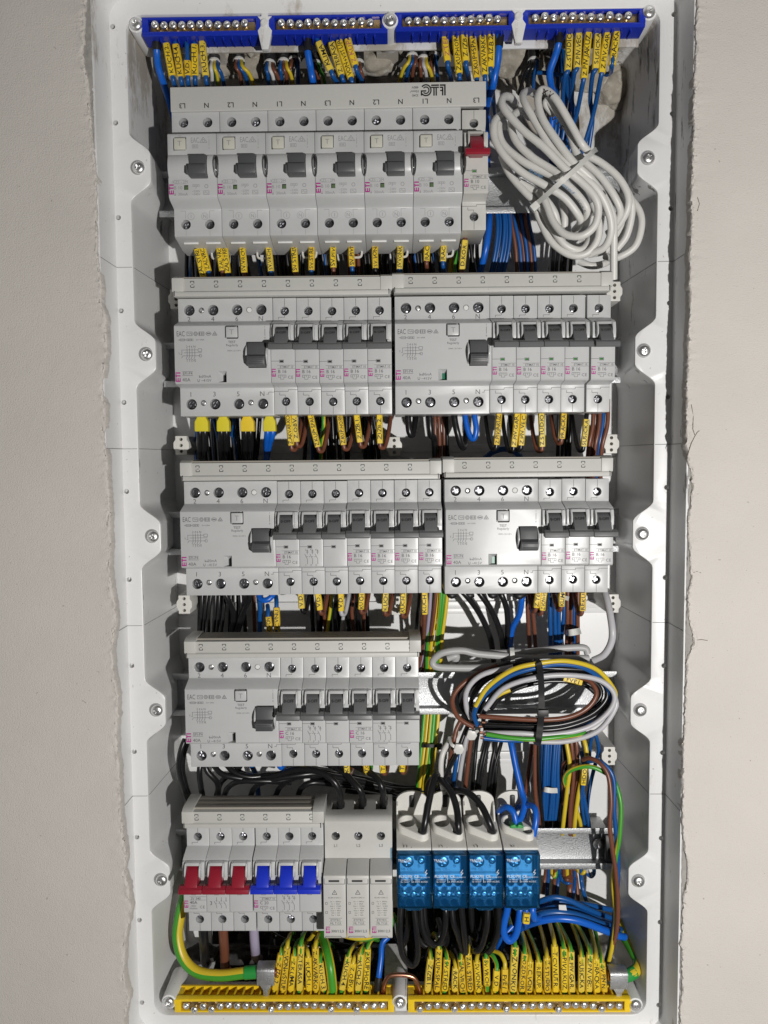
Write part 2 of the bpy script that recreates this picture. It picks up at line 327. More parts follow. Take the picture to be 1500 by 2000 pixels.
def ring(V, F, x, z, r, wd=0.3, n=12, sx=1.0):
    poly(V, F, [(x+sx*r*math.cos(2*math.pi*i/n), z+r*math.sin(2*math.pi*i/n)) for i in range(n)], wd, True)
def logo_eti(V, F, x, z, h, L):
    """block lettering standing on end, reading upwards; cap height h along x, length L along z"""
    def q(u0, u1, v0, v1): rects([(x-h/2+(1-v1)*h, x-h/2+(1-v0)*h, z-L/2+u0*L, z-L/2+u1*L)], V, F)
    q(0, .12, 0, 1); q(.12, .40, 0, .2); q(.12, .40, .4, .6); q(.12, .40, .8, 1)
    q(.46, .80, .78, 1); q(.57, .69, 0, .78); q(.87, 1, 0, 1)
# ================================================================ the setting
ROWZ = [0.0, -132.6, -267.2, -399.8, -531.0]
XL, XR, ZT, ZB, FD, BD = -40.5, 344.5, 113.0, -643.5, 42.0, -40.0
BOSS = {0: [5.6, -129.8, -265.8, -399.6, -534.2], 1: [7.6, -130.5, -266.4, -401.0, -535.6]}
def wall_edge(pts, d, seed):
    r = np.random.default_rng(seed); ys = np.array([p[0] for p in pts], float); xs = np.array([p[1] for p in pts], float)
    out = []; n1 = r.normal(0, 1, 6000)
    y = -330.0; k = 0; acc = 0
    while y < 2330:
        acc = 0.78*acc+n1[k]*0.6; x = np.interp(y, ys, xs)+acc*1.0+1.0*n1[k+1]*(r.random() < 0.3)
        q = at(x, y, d); out.append((q[0], q[2])); y += 2.6+1.4*abs(n1[k+2]); k += 1
    return out
LEFT = [(0, 168), (100, 161), (170, 172), (260, 180), (350, 187), (430, 189), (500, 192), (560, 199), (590, 196), (620, 207), (700, 206), (760, 198), (790, 208), (850, 203), (880, 208), (1000, 214), (1060, 217), (1100, 213), (1170, 221), (1220, 226), (1260, 219), (1300, 222), (1350, 229), (1450, 229), (1560, 233), (1620, 239), (1680, 246), (1705, 242), (1740, 253), (1775, 257), (1800, 252), (1850, 243), (1905, 242), (1960, 251), (2000, 243)]
RIGHT = [(0, 1361), (100, 1358), (250, 1353), (400, 1350), (500, 1348), (600, 1346), (700, 1343), (800, 1341), (870, 1340), (905, 1343), (930, 1352), (960, 1353), (985, 1348), (1010, 1344), (1050, 1344), (1090, 1348), (1130, 1350), (1170, 1341), (1200, 1344), (1235, 1353), (1255, 1355), (1290, 1342), (1320, 1340), (1400, 1337), (1500, 1333), (1600, 1332), (1650, 1336), (1690, 1342), (1730, 1342), (1760, 1335), (1800, 1333), (1900, 1331), (2000, 1328)]
WD = 75.0
def wall_side(name, pts, sgn, seed):
    E_ = wall_edge(pts, WD, seed); r = np.random.default_rng(seed+5)
    offs = [0, 0, 0.35, 0.9, 1.7, 2.9, 4.6, 8, 16, 40, 120, 330]; deps = [-9, -1.5, -0.35, 0, 0, 0, 0, 0, 0, 0, 0, 0]
    mb = MB(); n = len(offs); base = np.cumsum(r.normal(0, 1, len(E_)))
    lowf = np.convolve(r.normal(0, 1, len(E_)+40), np.ones(14)/14, 'same')[:len(E_)]
    for i, (x, z) in enumerate(E_):
        for k, (o, dp) in enumerate(zip(offs, deps)):
            j = 0 if k in (0, 9, 10, 11) else r.normal(0, 0.34)*max(0, 1-o/7)*(2.2 if r.random() < 0.12 else 1)
            xx = x+sgn*(o+(r.normal(0, 0.22) if 0 < o < 6 else 0))
            if k == 11: xx = (XL-330) if sgn < 0 else (XR+330)
            mb.v.append((xx, WD+dp+j+(lowf[i]*0.7*max(0, 1-o/14)), z+(r.normal(0, 0.2) if 0 < o < 6 else 0)))
    for i in range(len(E_)-1):
        for k in range(n-1): mb.f.append((i*n+k, i*n+k+1, (i+1)*n+k+1, (i+1)*n+k)); mb.m.append(0)
    o = inst(name, mb.mesh(name, 'plaster', smooth=38)); tag(o, kind='structure'); return o
wl = wall_side('wall', LEFT, -1, 3); wr = wall_side('wall', RIGHT, 1, 11)
CRK = [(wr, [(1341, 895), (1350, 866), (1357, 852), (1362, 844), (1366, 841)]), (wr, [(1354, 1118), (1361, 1116), (1369, 1119)]), (wr, [(1361, 1250), (1370, 1249), (1382, 1251)]), (wr, [(1350, 790), (1354, 812), (1353, 838), (1357, 850)]), (wr, [(1362, 385), (1366, 398), (1362, 412)])]
for wall_, px in CRK:
    mb = MB(); mb.tube([(x, d, z) for x, d, z in [at(a, b, WD-0.12) for a, b in px]], 0.3, 5); inst('crack', mb.mesh('crack', mat('crack_dark', (0.16, 0.14, 0.12), 0.95) if 'crack_dark' not in MT else 'crack_dark'), wall_)
def grey_backing():
    r = np.random.default_rng(2); mb = MB()
    for (x0, x1) in ((-100, -54.6), (358.8, 400)):
        nx, nz = 30, 420; q = len(mb.v)
        hz = np.convolve(r.normal(0, 1, (nz+20)), np.ones(5)/5, 'same')
        for j in range(nz+1):
            for i in range(nx+1): mb.v.append((x0+(x1-x0)*i/nx, WD-1.9+r.normal(0, 0.35)+hz[j]*0.5, 190-920*j/nz))
        for j in range(nz):
            for i in range(nx): a = q+j*(nx+1)+i; mb.f.append((a, a+1, a+nx+2, a+nx+1)); mb.m.append(0)
    return mb.mesh('mortar_bed', 'grey_mortar', smooth=50)
for nm, za, zb in (('wall', ZT+12.4, 330), ('wall', -830, ZB-12.4)):
    mb = MB(); mb.box(XL-12.2, XR+12.2, WD-9, WD-0.35, za, zb); tag(inst(nm, mb.mesh(nm, 'plaster')), kind='structure')
tag(inst('mortar_bed', grey_backing()), kind='structure')
# ================================================================ the distribution box
BOX = empty('distribution_box', 152, FD, -265)
tag(BOX, 'white plastic flush-mounted distribution box with five open rows, set in plaster', 'electrical box')
BOX.location = (0, 0, 0)
def bump(u):
    u = abs(u)
    if u >= 1: return 0.0
    t = 1-u; t = min(1, t/0.62); return t*t*(3-2*t)
def outline(t, grow=0.0, rad=11.0, boss=1.0):
    xl, xr = XL+4.5*t-grow, XR-4.5*t+grow; zt, zb = ZT-7*t+grow, ZB+6*t-grow; P = []
    NS, NH, NC = 330, 150, 8; rad = max(0.5, rad)
    def arc(cx, cz, a0):
        for i in range(NC): a = R3(a0+90*i/NC); P.append((cx+rad*math.cos(a), cz+rad*math.sin(a)))
    amp = 15.0*boss; half = 25.0
    arc(xl+rad, zt-rad, 90)          # up -> left : top-left corner, going counter-clockwise
    for i in range(NS):
        z = (zt-rad)+((zb+rad)-(zt-rad))*i/NS; b = max([bump((z-c)/half) for c in BOSS[0]]); P.append((xl+amp*b, z))
    arc(xl+rad, zb+rad, 180)
    for i in range(NH): P.append((xl+rad+(xr-xl-2*rad)*i/NH, zb))
    arc(xr-rad, zb+rad, 270)
    for i in range(NS):
        z = (zb+rad)+((zt-rad)-(zb+rad))*i/NS; b = max([bump((z-c)/half) for c in BOSS[1]]); P.append((xr-amp*b, z))
    arc(xr-rad, zt-rad, 0)
    for i in range(NH): P.append((xr-rad-(xr-xl-2*rad)*i/NH, zt))
    return P
HOLES = [(216, 52), (222, 240), (229, 425), (237, 607), (245, 786), (251, 960), (257, 1132), (262, 1300), (267, 1468), (271, 1635), (276, 1797), (281, 1958),
         (1317, 28), (1313, 222), (1308, 407), (1304, 592), (1301, 775), (1298, 952), (1295, 1128), (1294, 1300), (1292, 1470), (1290, 1637), (1289, 1801), (1287, 1963)]
def make_frame():
    b = bmesh.new(); rings = []
    OUT = 12.0
    def rect_ring(g, d, rad): return [b.verts.new((x, -d, z)) for x, z in outline(0, g, rad, 0)]
    def ring_(t, d, grow=0, boss=1): return [b.verts.new((x, -d, z)) for x, z in outline(t, grow, 11-5*t, boss)]
    o3 = rect_ring(OUT+3.2, 30, 16); o25 = rect_ring(OUT+3.2, WD-2.6, 16); o2 = rect_ring(OUT+1.0, WD-2.4, 16); o15 = rect_ring(OUT+0.35, FD+0.9, 16); o1 = rect_ring(OUT, FD, 16)
    i0 = ring_(0, FD, 0.7); seq = [ring_(0, FD-0.25, 0.2), ring_(0, FD-0.9, 0)]
    for t in np.linspace(0.06, 1, 16): seq.append(ring_(t, FD-0.9+(BD-FD+0.9)*t, 0, (1-t*0.75)))
    def bridge(A, B, test=None):
        n = len(A)
        for i in range(n):
            q = [A[i], A[(i+1) % n], B[(i+1) % n], B[i]]
            if test and test(sum((v.co for v in q), Vector())/4): continue
            b.faces.new(q)
    bridge(o3, o25); bridge(o25, o2); bridge(o2, o15); bridge(o15, o1); bridge(i0, seq[0])
    def opening(c):
        x, d, z = c.x, -c.y, c.z
        if z > ZT-16 and -34 < d < 2 and (22 < x < 140 or 156 < x < 330): return True
        if z < ZB+16 and -39 < d < 8 and (-6 < x < 140 or 160 < x < 318): return True
        return False
    for A, B in zip(seq, seq[1:]): bridge(A, B, opening)
    # flat front of the flange with the row of small fixing holes
    es = set()
    for L_ in (o1, i0):
        for i in range(len(L_)):
            e = b.edges.get((L_[i], L_[(i+1) % len(L_)])) or b.edges.new((L_[i], L_[(i+1) % len(L_)])); es.add(e)
    for px, py in HOLES:
        x, d, z = at(px, py, FD); x = -50.2 if x < 0 else 354.2; n = 16; r = 1.85
        top = [b.verts.new((x+r*math.cos(6.2832*k/n), -FD, z+r*math.sin(6.2832*k/n))) for k in range(n)]
        low = [b.verts.new((v.co.x, -(FD-5), v.co.z)) for v in top]
        for k in range(n): es.add(b.edges.new((top[k], top[(k+1) % n]))); b.faces.new((top[k], top[(k+1) % n], low[(k+1) % n], low[k]))
        b.faces.new(low)
    bmesh.ops.triangle_fill(b, use_beauty=True, use_dissolve=False, edges=list(es))
    bmesh.ops.recalc_face_normals(b, faces=b.faces)
    bmesh.ops.scale(b, vec=(S, S, S), verts=b.verts)
    me = bpy.data.meshes.new('frame'); b.to_mesh(me); b.free(); finish(me, 'case', 38); return me
inst('frame', make_frame(), BOX)
# back panel with stepped ledges between the rows
mb = MB(); mb.box(XL, XR, BD-4, BD, -604, ZT); mb.box(XL, -14, BD-4, BD, ZB, -604.01); mb.box(322, XR, BD-4, BD, ZB, -604.01)  # cut short at the bottom so the added dark slab shows
inst('back_panel', mb.mesh('back_panel', 'case'), BOX)
for z in (-66, -200, -334, -466):
    m2 = MB(); m2.box(XL+6, XR-6, BD, BD+3, z-3.2, z+3.2); m2.box(XL+6, XR-6, BD, BD+1.2, z-8, z-3.2)
    inst('ledge', m2.mesh('ledge', 'case', bevel=0.5), BOX)
# thin moulding seams across flange and side walls between the row sections
def seam(side, z0, slope):
    mb = MB(); sg = -1 if side == 0 else 1; xe = XL if side == 0 else XR
    pts = [(xe+sg*12.95, WD-2.4, z0), (xe+sg*12.2, FD+1, z0), (xe+sg*11.8, FD, z0), (xe+sg*8, FD, z0), (xe+sg*0.8, FD-0.05, z0)]
    for t in np.linspace(0.02, 0.95, 9): pts.append((xe-sg*4.5*t, FD-0.9+(BD-FD)*t, z0+slope*30*t))
    mb.tube(pts, 0.28, 5); return mb.mesh('seam', 'print_faint')
for zz, sl in ((-66, 0), (-199.5, 0), (-333.5, 0), (-466.5, 0)):
    for sd in (0, 1): inst('seam', seam(sd, zz, sl), BOX)
# cross-head screws
def screw_mesh(name, r, h, m, slot=0.42, L=6):
    mb = MB(); mb.lathe([(r*0.5, -L), (r*0.5, 0), (r, 0), (r, h*0.35), (r*0.86, h*0.72), (r*0.55, h*0.95), (r*0.2, h)], n=20)
    c = MB(); s = r*0.13
    c.box(-r*slot, r*slot, h*0.45, h*2, -s, s); c.box(-s*0.999, s*1.001, h*0.45, h*2, -r*slot, r*slot)
    c2 = MB(); c2.prism_d([(-r*slot, -s), (-s, -s), (-s, -r*slot), (s, -r*slot), (s, -s), (r*slot, -s), (r*slot, s), (s, s), (s, r*slot), (-s, r*slot), (-s, s), (-r*slot, s)], h*0.42, h*2)
    return mb.mesh(name, m, cut=c2, smooth=40)
BIGS = screw_mesh('screw', 4.6, 3.0, 'zinc')
for px, py in ((268, 327), (284, 692), (296, 1048), (304, 1388), (313, 1720), (1265, 308), (1257, 685), (1254, 1043), (1250, 1388), (1246, 1722)):
    x, d, z = at(px+2, py, FD+1); inst('screw', BIGS, BOX, x, FD-0.2, z, (0, random.uniform(0, 3), 0))
    wsh = MB(); wsh.lathe([(5.3, 0), (5.3, 0.12), (4.7, 0.12)], n=20); inst('washer', wsh.mesh('washer', 'print_faint'), BOX, x-0.8 if x < 100 else x-0.4, FD, z+0.3)
for px, py, d in ((266, 48, 41), (762, 40, 42), (1267, 24, 41), (330, 1957, 41), (781, 1957, 42), (1241, 1963, 41)):
    x, d, z = at(px, py, d)
    inst('screw', BIGS, BOX, x, d, z, (0, random.uniform(0, 3), 0))
    p_ = MB(); p_.cyl((0, -34, 0), (0, 1, 0), 6.5, 5.8, 34, 20); inst('screw_post', p_.mesh('screw_post', 'case', bevel=0.6, ang=60), BOX, x, d-0.05, z)
# bracket strip carrying the terminal bars, and the little three-hole clips
za, zb_ = at(750, 98, 20)[2], at(750, 74, 20)[2]; mb = MB(); mb.box(-30, 336, 18, 20, za, zb_); inst('bracket_strip', mb.mesh('bracket_strip', 'case', bevel=0.5), BOX)
def clip_mesh():
    mb = MB(); mb.prism_d([(-4.6, -7.5), (4.6, -7.5), (4.6, -4.5), (6.2, -2.2), (6.2, 2.2), (4.6, 4.5), (4.6, 7.5), (-4.6, 7.5), (-4.6, 4.5), (-6.2, 2.2), (-6.2, -2.2), (-4.6, -4.5)], -36, 2)
    c = MB()
    for z in (-4.8, 0, 4.8): c.cyl((0, -6, z), (0, 1, 0), 1.35, 1.35, 20, 12)
    return mb.mesh('clip', 'clip_white', bevel=0.4, cut=c)
CLIP = clip_mesh()
for px, py in ((355, 870), (770, 872), (1193, 867), (361, 1180), (1196, 1178), (1189, 1475), (345, 585), (1199, 570), (776, 1182)):
    x, d, z = at(px, py, 0); inst('clip', CLIP, BOX, x, 0, z)
# rubble showing through the knocked-out openings at both ends of the box
def rubble(x0, x1, d0, d1, z, sg, seed, m, amp=4.0):
    r = np.random.default_rng(seed); nx, nd = int((x1-x0)/2), int((d1-d0)/2); H = r.normal(0, 1, (nx+1, nd+1))
    for _ in range(3): H = (H+np.roll(H, 1, 0)+np.roll(H, -1, 0)+np.roll(H, 1, 1)+np.roll(H, -1, 1))/3.2
    mb = MB()
    for i in range(nx+1):
        for j in range(nd+1): mb.v.append((x0+(x1-x0)*i/nx, d0+(d1-d0)*j/nd, z+H[i, j]*amp*0.8+r.normal(0, 0.25)))
    for i in range(nx):
        for j in range(nd): a = i*(nd+1)+j; mb.f.append((a, a+1, a+nd+2, a+nd+1)); mb.m.append(0)
    return mb.mesh('rubble', m, smooth=50)
tag(inst('mortar_rubble', rubble(14, 338, -34, 22, 117, 1, 4, 'mortar')), kind='structure')
mb = MB(); mb.box(-60, 364, -90, -86, -670, -590); tag(inst('shade_backing', mb.mesh('shade_backing', 'opening_shade')), kind='structure')  # added dark slab, gives the lower opening its painted shade
tag(inst('mortar_rubble', rubble(-12, 324, -86, 12, -652, -1, 9, 'opening_shade', 6)), kind='structure')  # lower rubble, deep shade painted into its colour
def lump(seed, rx, rd, rz, m):
    r = np.random.default_rng(seed); b = bmesh.new(); bmesh.ops.create_icosphere(b, subdivisions=4, radius=1)
    ph = r.uniform(0, 6, (6, 3)); fr = r.uniform(1.5, 6, (6, 3))
    for v in b.verts:
        k = 1+0.10*sum(math.sin(v.co.x*f[0]+p[0])*math.sin(v.co.y*f[1]+p[1])*math.sin(v.co.z*f[2]+p[2]) for f, p in zip(fr, ph))+r.normal(0, 0.012)
        v.co = Vector((v.co.x*rx*k*S, v.co.y*rd*k*S, v.co.z*rz*k*S))
    me = bpy.data.meshes.new('rubble_lump'); b.to_mesh(me); b.free(); finish(me, m, 60); return me
LUMPS = []
for i, (px, py, d, rx, rz) in enumerate(((420, 122, -30, 22, 12), (500, 124, -30, 15, 12), (735, 118, -26, 16, 11), (1010, 118, -26, 18, 14), (1050, 150, -34, 26, 15), (1150, 140, -34, 26, 18), (1200, 170, -36, 16, 16), (395, 1865, -24, 14, 9), (470, 1868, -28, 24, 10), (655, 1872, -34, 30, 6), (720, 1874, -34, 18, 6), (930, 1868, -34, 50, 7), (1120, 1870, -34, 40, 7))):
    x, d, z = at(px, py, d); LUMPS.append(inst('rubble_lump', lump(20+i, rx, 11, rz, 'mortar' if py < 1000 else 'opening_shade'), None, x, d, z))  # lower lumps take the painted shade tone, upper ones plain mortar
    if py > 1000:
        lab = ['crumbled dark rubble beside the thick black cable', 'dark rubble between the brown and violet cables', 'dark debris behind the kitchen wire sleeves', 'dark debris behind the fourth-kitchen sleeve', 'shadowed debris behind the hanging black loops', 'shadowed debris behind the right earth wires'][i-7]
    else:
        lab = ['mortar lump in the upper opening by the leftmost tagged wires', 'mortar lump in the upper opening between cut cable sheaths', 'mortar lump behind the tilted sleeves under second blue bar', 'mortar lump right of the grey busbar end', 'mortar lump above the white cable coil', 'mortar lump behind the six right-hand tagged wires', 'mortar lump on the back wall near the upper right corner'][i]
    tag(LUMPS[-1], lab, 'mortar')
# ================================================================ mounting rails
def rail_mesh():
    t = 1.0
    prof = [(-7.5, -12.5), (-7.5, 12.5), (0, 12.5), (0, 17.5), (-t, 17.5), (-t, 12.5+t), (-7.5-t, 12.5+t), (-7.5-t, -12.5-t), (-t, -12.5-t), (-t, -17.5), (0, -17.5), (0, -12.5)]
    mb = MB(); mb.prism_x(prof, -32, 331); return mb.mesh('rail', 'galvanised', bevel=0.45, ang=30)
RAIL = rail_mesh()
RLAB = ['zinc mounting rail of the top row, behind the white cable coil', 'zinc mounting rail hidden behind the second row of breakers', 'zinc mounting rail hidden behind the third row of breakers', 'zinc mounting rail of the fourth row, behind the multicoloured wire coil', 'zinc mounting rail of the bottom row, right of the blue terminal blocks']
PLUG = MB(); PLUG.prism_x([(-7, -11.5), (-7, 11.5), (-0.5, 11.5), (1.2, 6), (1.2, -6), (-0.5, -11.5)], -4.5, 4.5); PLUG = PLUG.mesh('end_stop', 'rubber_black', bevel=0.6)
for i, z in enumerate(ROWZ):
    rt = empty('mounting_rail', 0, 0, z); tag(rt, RLAB[i], 'rail', 'mounting rails'); inst('rail', RAIL, rt)
    if i == 4:
        inst('end_stop', PLUG, rt, 327.5, 0.2, 0); inst('rail_screw', BIGS, rt, 319, -7, 1)
    for x in (-26, 322):
        s = MB(); s.box(x-7, x+7, BD, -8.6, -9, 9); inst('standoff', s.mesh('standoff', 'case', bevel=0.6), rt)
# ================================================================ terminal bars
SM = screw_mesh('screw', 2.75, 1.9, 'zinc')
NB_LAB = ['leftmost blue neutral terminal bar with eleven screws', 'second blue neutral terminal bar from the left, above the tilted sleeves', 'third blue neutral terminal bar from the left, above the grey busbar logo', 'rightmost blue neutral terminal bar, above the white cable coil']
def blue_bar(i, xa, xb, ya, yb):
    d0 = 41
    x0, _, zl = at(xa, ya, d0); x1, _, zr_ = at(xb, yb, d0)
    L = x1-x0; zc = (zl+zr_)/2; h = 7.6
    rt = empty('neutral_bar', x0, 11, zc); tag(rt, NB_LAB[i], 'terminal bar', 'neutral terminal bars')
    # housing: open front trough, sloping lower lip, comb of slots underneath
    mb = MB()
    prof = [(14, 7.4), (30, 7.4), (30, 5.6), (25.6, 5.6), (25.6, -2.6), (30, -2.6), (30, -4.8), (29, -5.6), (16, -6.2), (14, -6.2)]
    mb.prism_x(prof, 0, L); 
    inst('housing', mb.mesh('housing', 'bar_blue', bevel=0.5), rt)
    for xx in (0.0, L-4.6):
        e = MB(); e.box(xx, xx+4.6, 25.4, 30.3, -3.0, 5.9); inst('end_wall', e.mesh('end_wall', 'bar_blue', bevel=0.4), rt)
    br = MB(); br.box(5, L-5, 25.7, 26.6, -2.4, 5.2); inst('conductor_bar', br.mesh('conductor_bar', 'brass', bevel=0.3), rt)
    n = 11; p0, p1 = 9.5, L-12.5
    for k in range(n):
        x = p0+(p1-p0)*k/(n-1)
        inst('screw', SM, rt, x, 29.2+random.uniform(-0.6, 0.8), 1.9+random.uniform(-0.4, 0.4), (random.uniform(-.08, .08), random.uniform(0, 3), random.uniform(-.08, .08)))
        t = MB(); t.box(x+2.6, x+3.6, 16.5, 27.0, -7.8, -5.0); inst('comb_tooth', t.mesh('comb_tooth', 'bar_blue', bevel=0.25), rt)
    return rt
for i, (xa, xb, ya, yb) in enumerate(((277, 512, 55, 51), (524, 757, 51, 47), (772, 1006, 45, 41), (1020, 1261, 40, 35))):
    blue_bar(i, xa, xb, ya, yb)
for px, py in ((517, 46), (1013, 33)):
    x, d, z = at(px, py, 41.4); mb = MB(); mb.prism_d([(-5.2, -5), (-3, -2), (-3, 2.5), (-5.2, 5), (5.2, 5), (3, 2.5), (3, -2), (5.2, -5), (2.4, -18), (-2.4, -18)], -4, 0.4); mb.prism_d([(-2.4, 4), (2.4, 4), (2.4, 10), (-2.4, 10)], -4, 0.3)
    inst('bar_divider', mb.mesh('bar_divider', 'case', bevel=0.4), BOX, x, d, z)
    k = MB(); k.lathe([(3, -1), (3, 0.8), (2.2, 1.6)], n=16); inst('divider_stud', k.mesh('divider_stud', 'case'), BOX, x, d+0.4, z)
def yellow_bar(i, xa, xb, nscr):
    d0 = 41; x0, _, z0 = at(xa, 1964, d0); x1, _, z1 = at(xb, 1964, d0); L = x1-x0; zc = (z0+z1)/2
    rt = empty('earth_bar', x0, 11, zc); tag(rt, ['left yellow earth terminal bar with a row of clamp screws', 'right yellow earth terminal bar with a row of clamp screws'][i], 'terminal bar', 'earth terminal bars')
    mb = MB(); mb.prism_x([(13, -5.6), (30, -5.6), (30, -4.2), (27.2, -4.2), (27.2, 3.2), (30, 3.2), (30, 5.2), (27.0, 5.8), (25.5, 5.8), (25.5, 1.0), (13, 1.0)], 0, L)
    inst('housing', mb.mesh('housing', 'bar_yellow', bevel=0.4), rt)
    bb = MB(); bb.box(0, L, 13, 15.2, 0.9, 5.8); inst('rear_wall', bb.mesh('rear_wall', 'bar_yellow', bevel=0.3), rt)
    for xx in (0.0, L-5): e = MB(); e.box(xx, xx+5, 15, 30.25, -4.3, 5.1); inst('end_wall', e.mesh('end_wall', 'bar_yellow', bevel=0.4), rt)
    br = MB(); br.box(5.2, L-5.2, 27.3, 28.0, -3.9, 3.0); inst('conductor_bar', br.mesh('conductor_bar', 'brass', bevel=0.3), rt)
    p0, p1 = 9.2, L-9.2
    tm = MB(); tm.box(-0.7, 0.7, 15.1, 25.6, 0.9, 5.5); tm = tm.mesh('divider', 'bar_yellow', bevel=0.2)
    for k in range(nscr):
        x = p0+(p1-p0)*k/(nscr-1); dz = -2.2 if random.random() < 0.14 else random.uniform(-0.5, 0.4)
        inst('screw', SM, rt, x, 29.4+random.uniform(-0.4, 0.9)+(1.2 if dz < -1 else 0), dz, (random.uniform(-.1, .1), random.uniform(0, 3), random.uniform(-.1, .1)))
        inst('divider', tm, rt, x+(p1-p0)/(nscr-1)/2, 0, 0)
    return rt
yellow_bar(0, 341, 770, 24); yellow_bar(1, 797, 1232, 24)
mb = MB(); mb.box(-4.5, 4.5, 20, 41.5, -5, 7); x, d, z = at(783, 1962, 41); inst('bar_divider', mb.mesh('bar_divider', 'case', bevel=0.5), BOX, x, 0, z)
# ================================================================ modular devices
DK, FR = 44.0, 57.0                      # distance of terminal deck and of raised front
PM = {}
def body_profile(top=42.6, bot=-42.6, ft=22.0, fb=-20.5, st=26.0, sb=-22.2):
    return [(-3, top-6), (6, top), (DK, top), (DK, st), (FR-0.6, ft), (FR, ft-0.8), (FR, fb+1.2), (FR-1.0, fb), (DK+2, sb+0.3), (DK, sb-0.4), (DK, bot), (6, bot), (-3, bot+6)]
def term_screw(r, dep=5.5):
    mb = MB(); mb.lathe([(r*0.98, -6), (r*0.98, -0.5), (r*0.8, -0.1), (r*0.5, 0.1)], n=16)
    s = r*0.2; L = r*0.72
    c = MB(); c.prism_d([(-L, -s), (-s, -s), (-s, -L), (s, -L), (s, -s), (L, -s), (L, s), (s, s), (s, L), (-s, L), (-s, s), (-L, s)], -0.9, 2)
    return mb.mesh('screw', 'dark_screw', cut=c)
PM['ts'] = term_screw(2.75); PM['ts_big'] = term_screw(3.4); PM['ts_small'] = screw_mesh('screw', 1.75, 0.8, 'zinc', L=3)
mb = MB(); mb.lathe([(1.9, -3), (1.9, 0), (1.5, 0.4)], n=14); PM['plug'] = mb.mesh('plug', 'paper_white')
def pole_meshes():
    W = 17.4
    cut = MB()
    for z in (33.1, -33.1): cut.cyl((8.75, DK-9, z), (0, 1, 0), 3.25, 3.25, 20, 20)
    cut.box(4.0, 13.5, FR-9, FR+5, 5.2, 19.4)
    cut.box(6.4, 8.9, FR-1.2, FR+3, -5.9, -4.4)
    for nm, m in (('body', 'device_grey'), ('body_cream', 'device_cream')):
        mb = MB(); mb.prism_x(body_profile(), 0.1, W)
        PM[nm] = mb.mesh('pole_body', m, bevel=0.45, cut=cut)
    # toggle: barrel in the recess and a full-width bar along its lower edge
    for nm, m in (('tg', 'dark_grey'), ('tg_red', 'red'), ('tg_blue', 'blue_toggle')):
        mb = MB()
        mb.prism_x([(FR-8.9, 19.2), (FR-2.0, 19.2), (FR+2.2, 18.2), (FR+5.6, 15.8), (FR+8.6, 12.4), (FR+11.2, 8.2), (FR+12.6, 5.0), (FR+12.4, 2.6), (FR+0.3, 3.6), (FR+0.3, 5.4), (FR-8.9, 5.6)], 4.15, 13.35)
        mb.prism_x([(FR+6.5, 2.4), (FR+13.2, 1.5), (FR+14.2, 2.5), (FR+13.8, 5.2), (FR+10.8, 7.0), (FR+7.0, 6.6)], 0.1, 17.3)
        PM[nm] = mb.mesh('toggle', m, bevel=0.35)
    # shroud: raised frame with curved cheeks around the toggle
    mb = MB()
    ck = [(FR-0.05, 9.4), (FR+5.0, 9.6), (FR+7.2, 12.0), (FR+6.8, 16.5), (FR+4.4, 20.6), (FR-0.05, 21.4)]
    mb.prism_x(ck, 2.7, 3.9); mb.prism_x(ck, 13.6, 14.8)
    mb.prism_x([(FR-0.05, 19.4), (FR+4.6, 18.9), (FR+3.8, 20.8), (FR-0.05, 21.4)], 3.9, 13.6)
    mb.prism_x([(FR-0.05, 9.4), (FR+3.2, 9.4), (FR+3.4, 15), (FR+2.2, 20.6), (FR-0.05, 21.3)], 14.8, 17.0)
    mb.prism_x([(FR-0.05, 9.4), (FR+2.6, 9.4), (FR+2.8, 15), (FR+1.8, 20.6), (FR-0.05, 21.3)], 0.4, 2.7)
    PM['shroud'] = mb.mesh('toggle_shroud', 'device_grey', bevel=0.3)
    PM['shroud_cream'] = mb.mesh('toggle_shroud', 'device_cream', bevel=0.3)
    mb = MB(); mb.box(6.5, 8.8, FR-1.19, FR-0.6, -5.8, -4.5)
    PM['win'] = mb.mesh('flag_window', 'black_hole'); PM['win_g'] = mb.mesh('flag_window', 'window_green')
    # printed lines
    V, F = [], []
    poly(V, F, [(0.2, -5.0), (6.2, -5.0)], 0.28); rects([(6.0, 6.25, -6.2, -4.1), (9.05, 9.3, -6.2, -4.1), (6.0, 9.3, -4.2, -4.0), (6.0, 9.3, -6.3, -6.1)], V, F)
    PM['lines_f'] = flat_mesh('panel_line', V, F, 'print_grey')
    V, F = [], []
    poly(V, F, [(8.75, 42.2), (8.75, 36.6)], 0.3); poly(V, F, [(8.6, 29.6), (8.6, 28.6), (4.2, 28.6), (4.2, 27.0)], 0.3)
    PM['lines_u'] = flat_mesh('panel_line', V, F, 'print_grey'); V, F = [], []
    poly(V, F, [(8.75, -36.6), (8.75, -42.2)], 0.3); poly(V, F, [(8.4, -29.6), (8.4, -28.3), (4.2, -28.3), (4.2, -26.4)], 0.3); poly(V, F, [(0.1, -25.6), (10.6, -25.6), (10.6, -24.4), (17.3, -24.4)], 0.3)
    PM['lines_d'] = flat_mesh('panel_line', V, F, 'print_grey')
    # OFF legend on the toggle
    V, F = text_geo([('0-OFF', 8.75, 0, 2.4, 0, 'c', 0.0, 0.8)]); PM['off'] = flat_mesh('lettering', V, F, 'black_hole')
    V, F = [], []
    logo_eti(V, F, 2.0, -13.3, 3.0, 5.6); PM['logo'] = flat_mesh('logo', V, F, 'magenta')
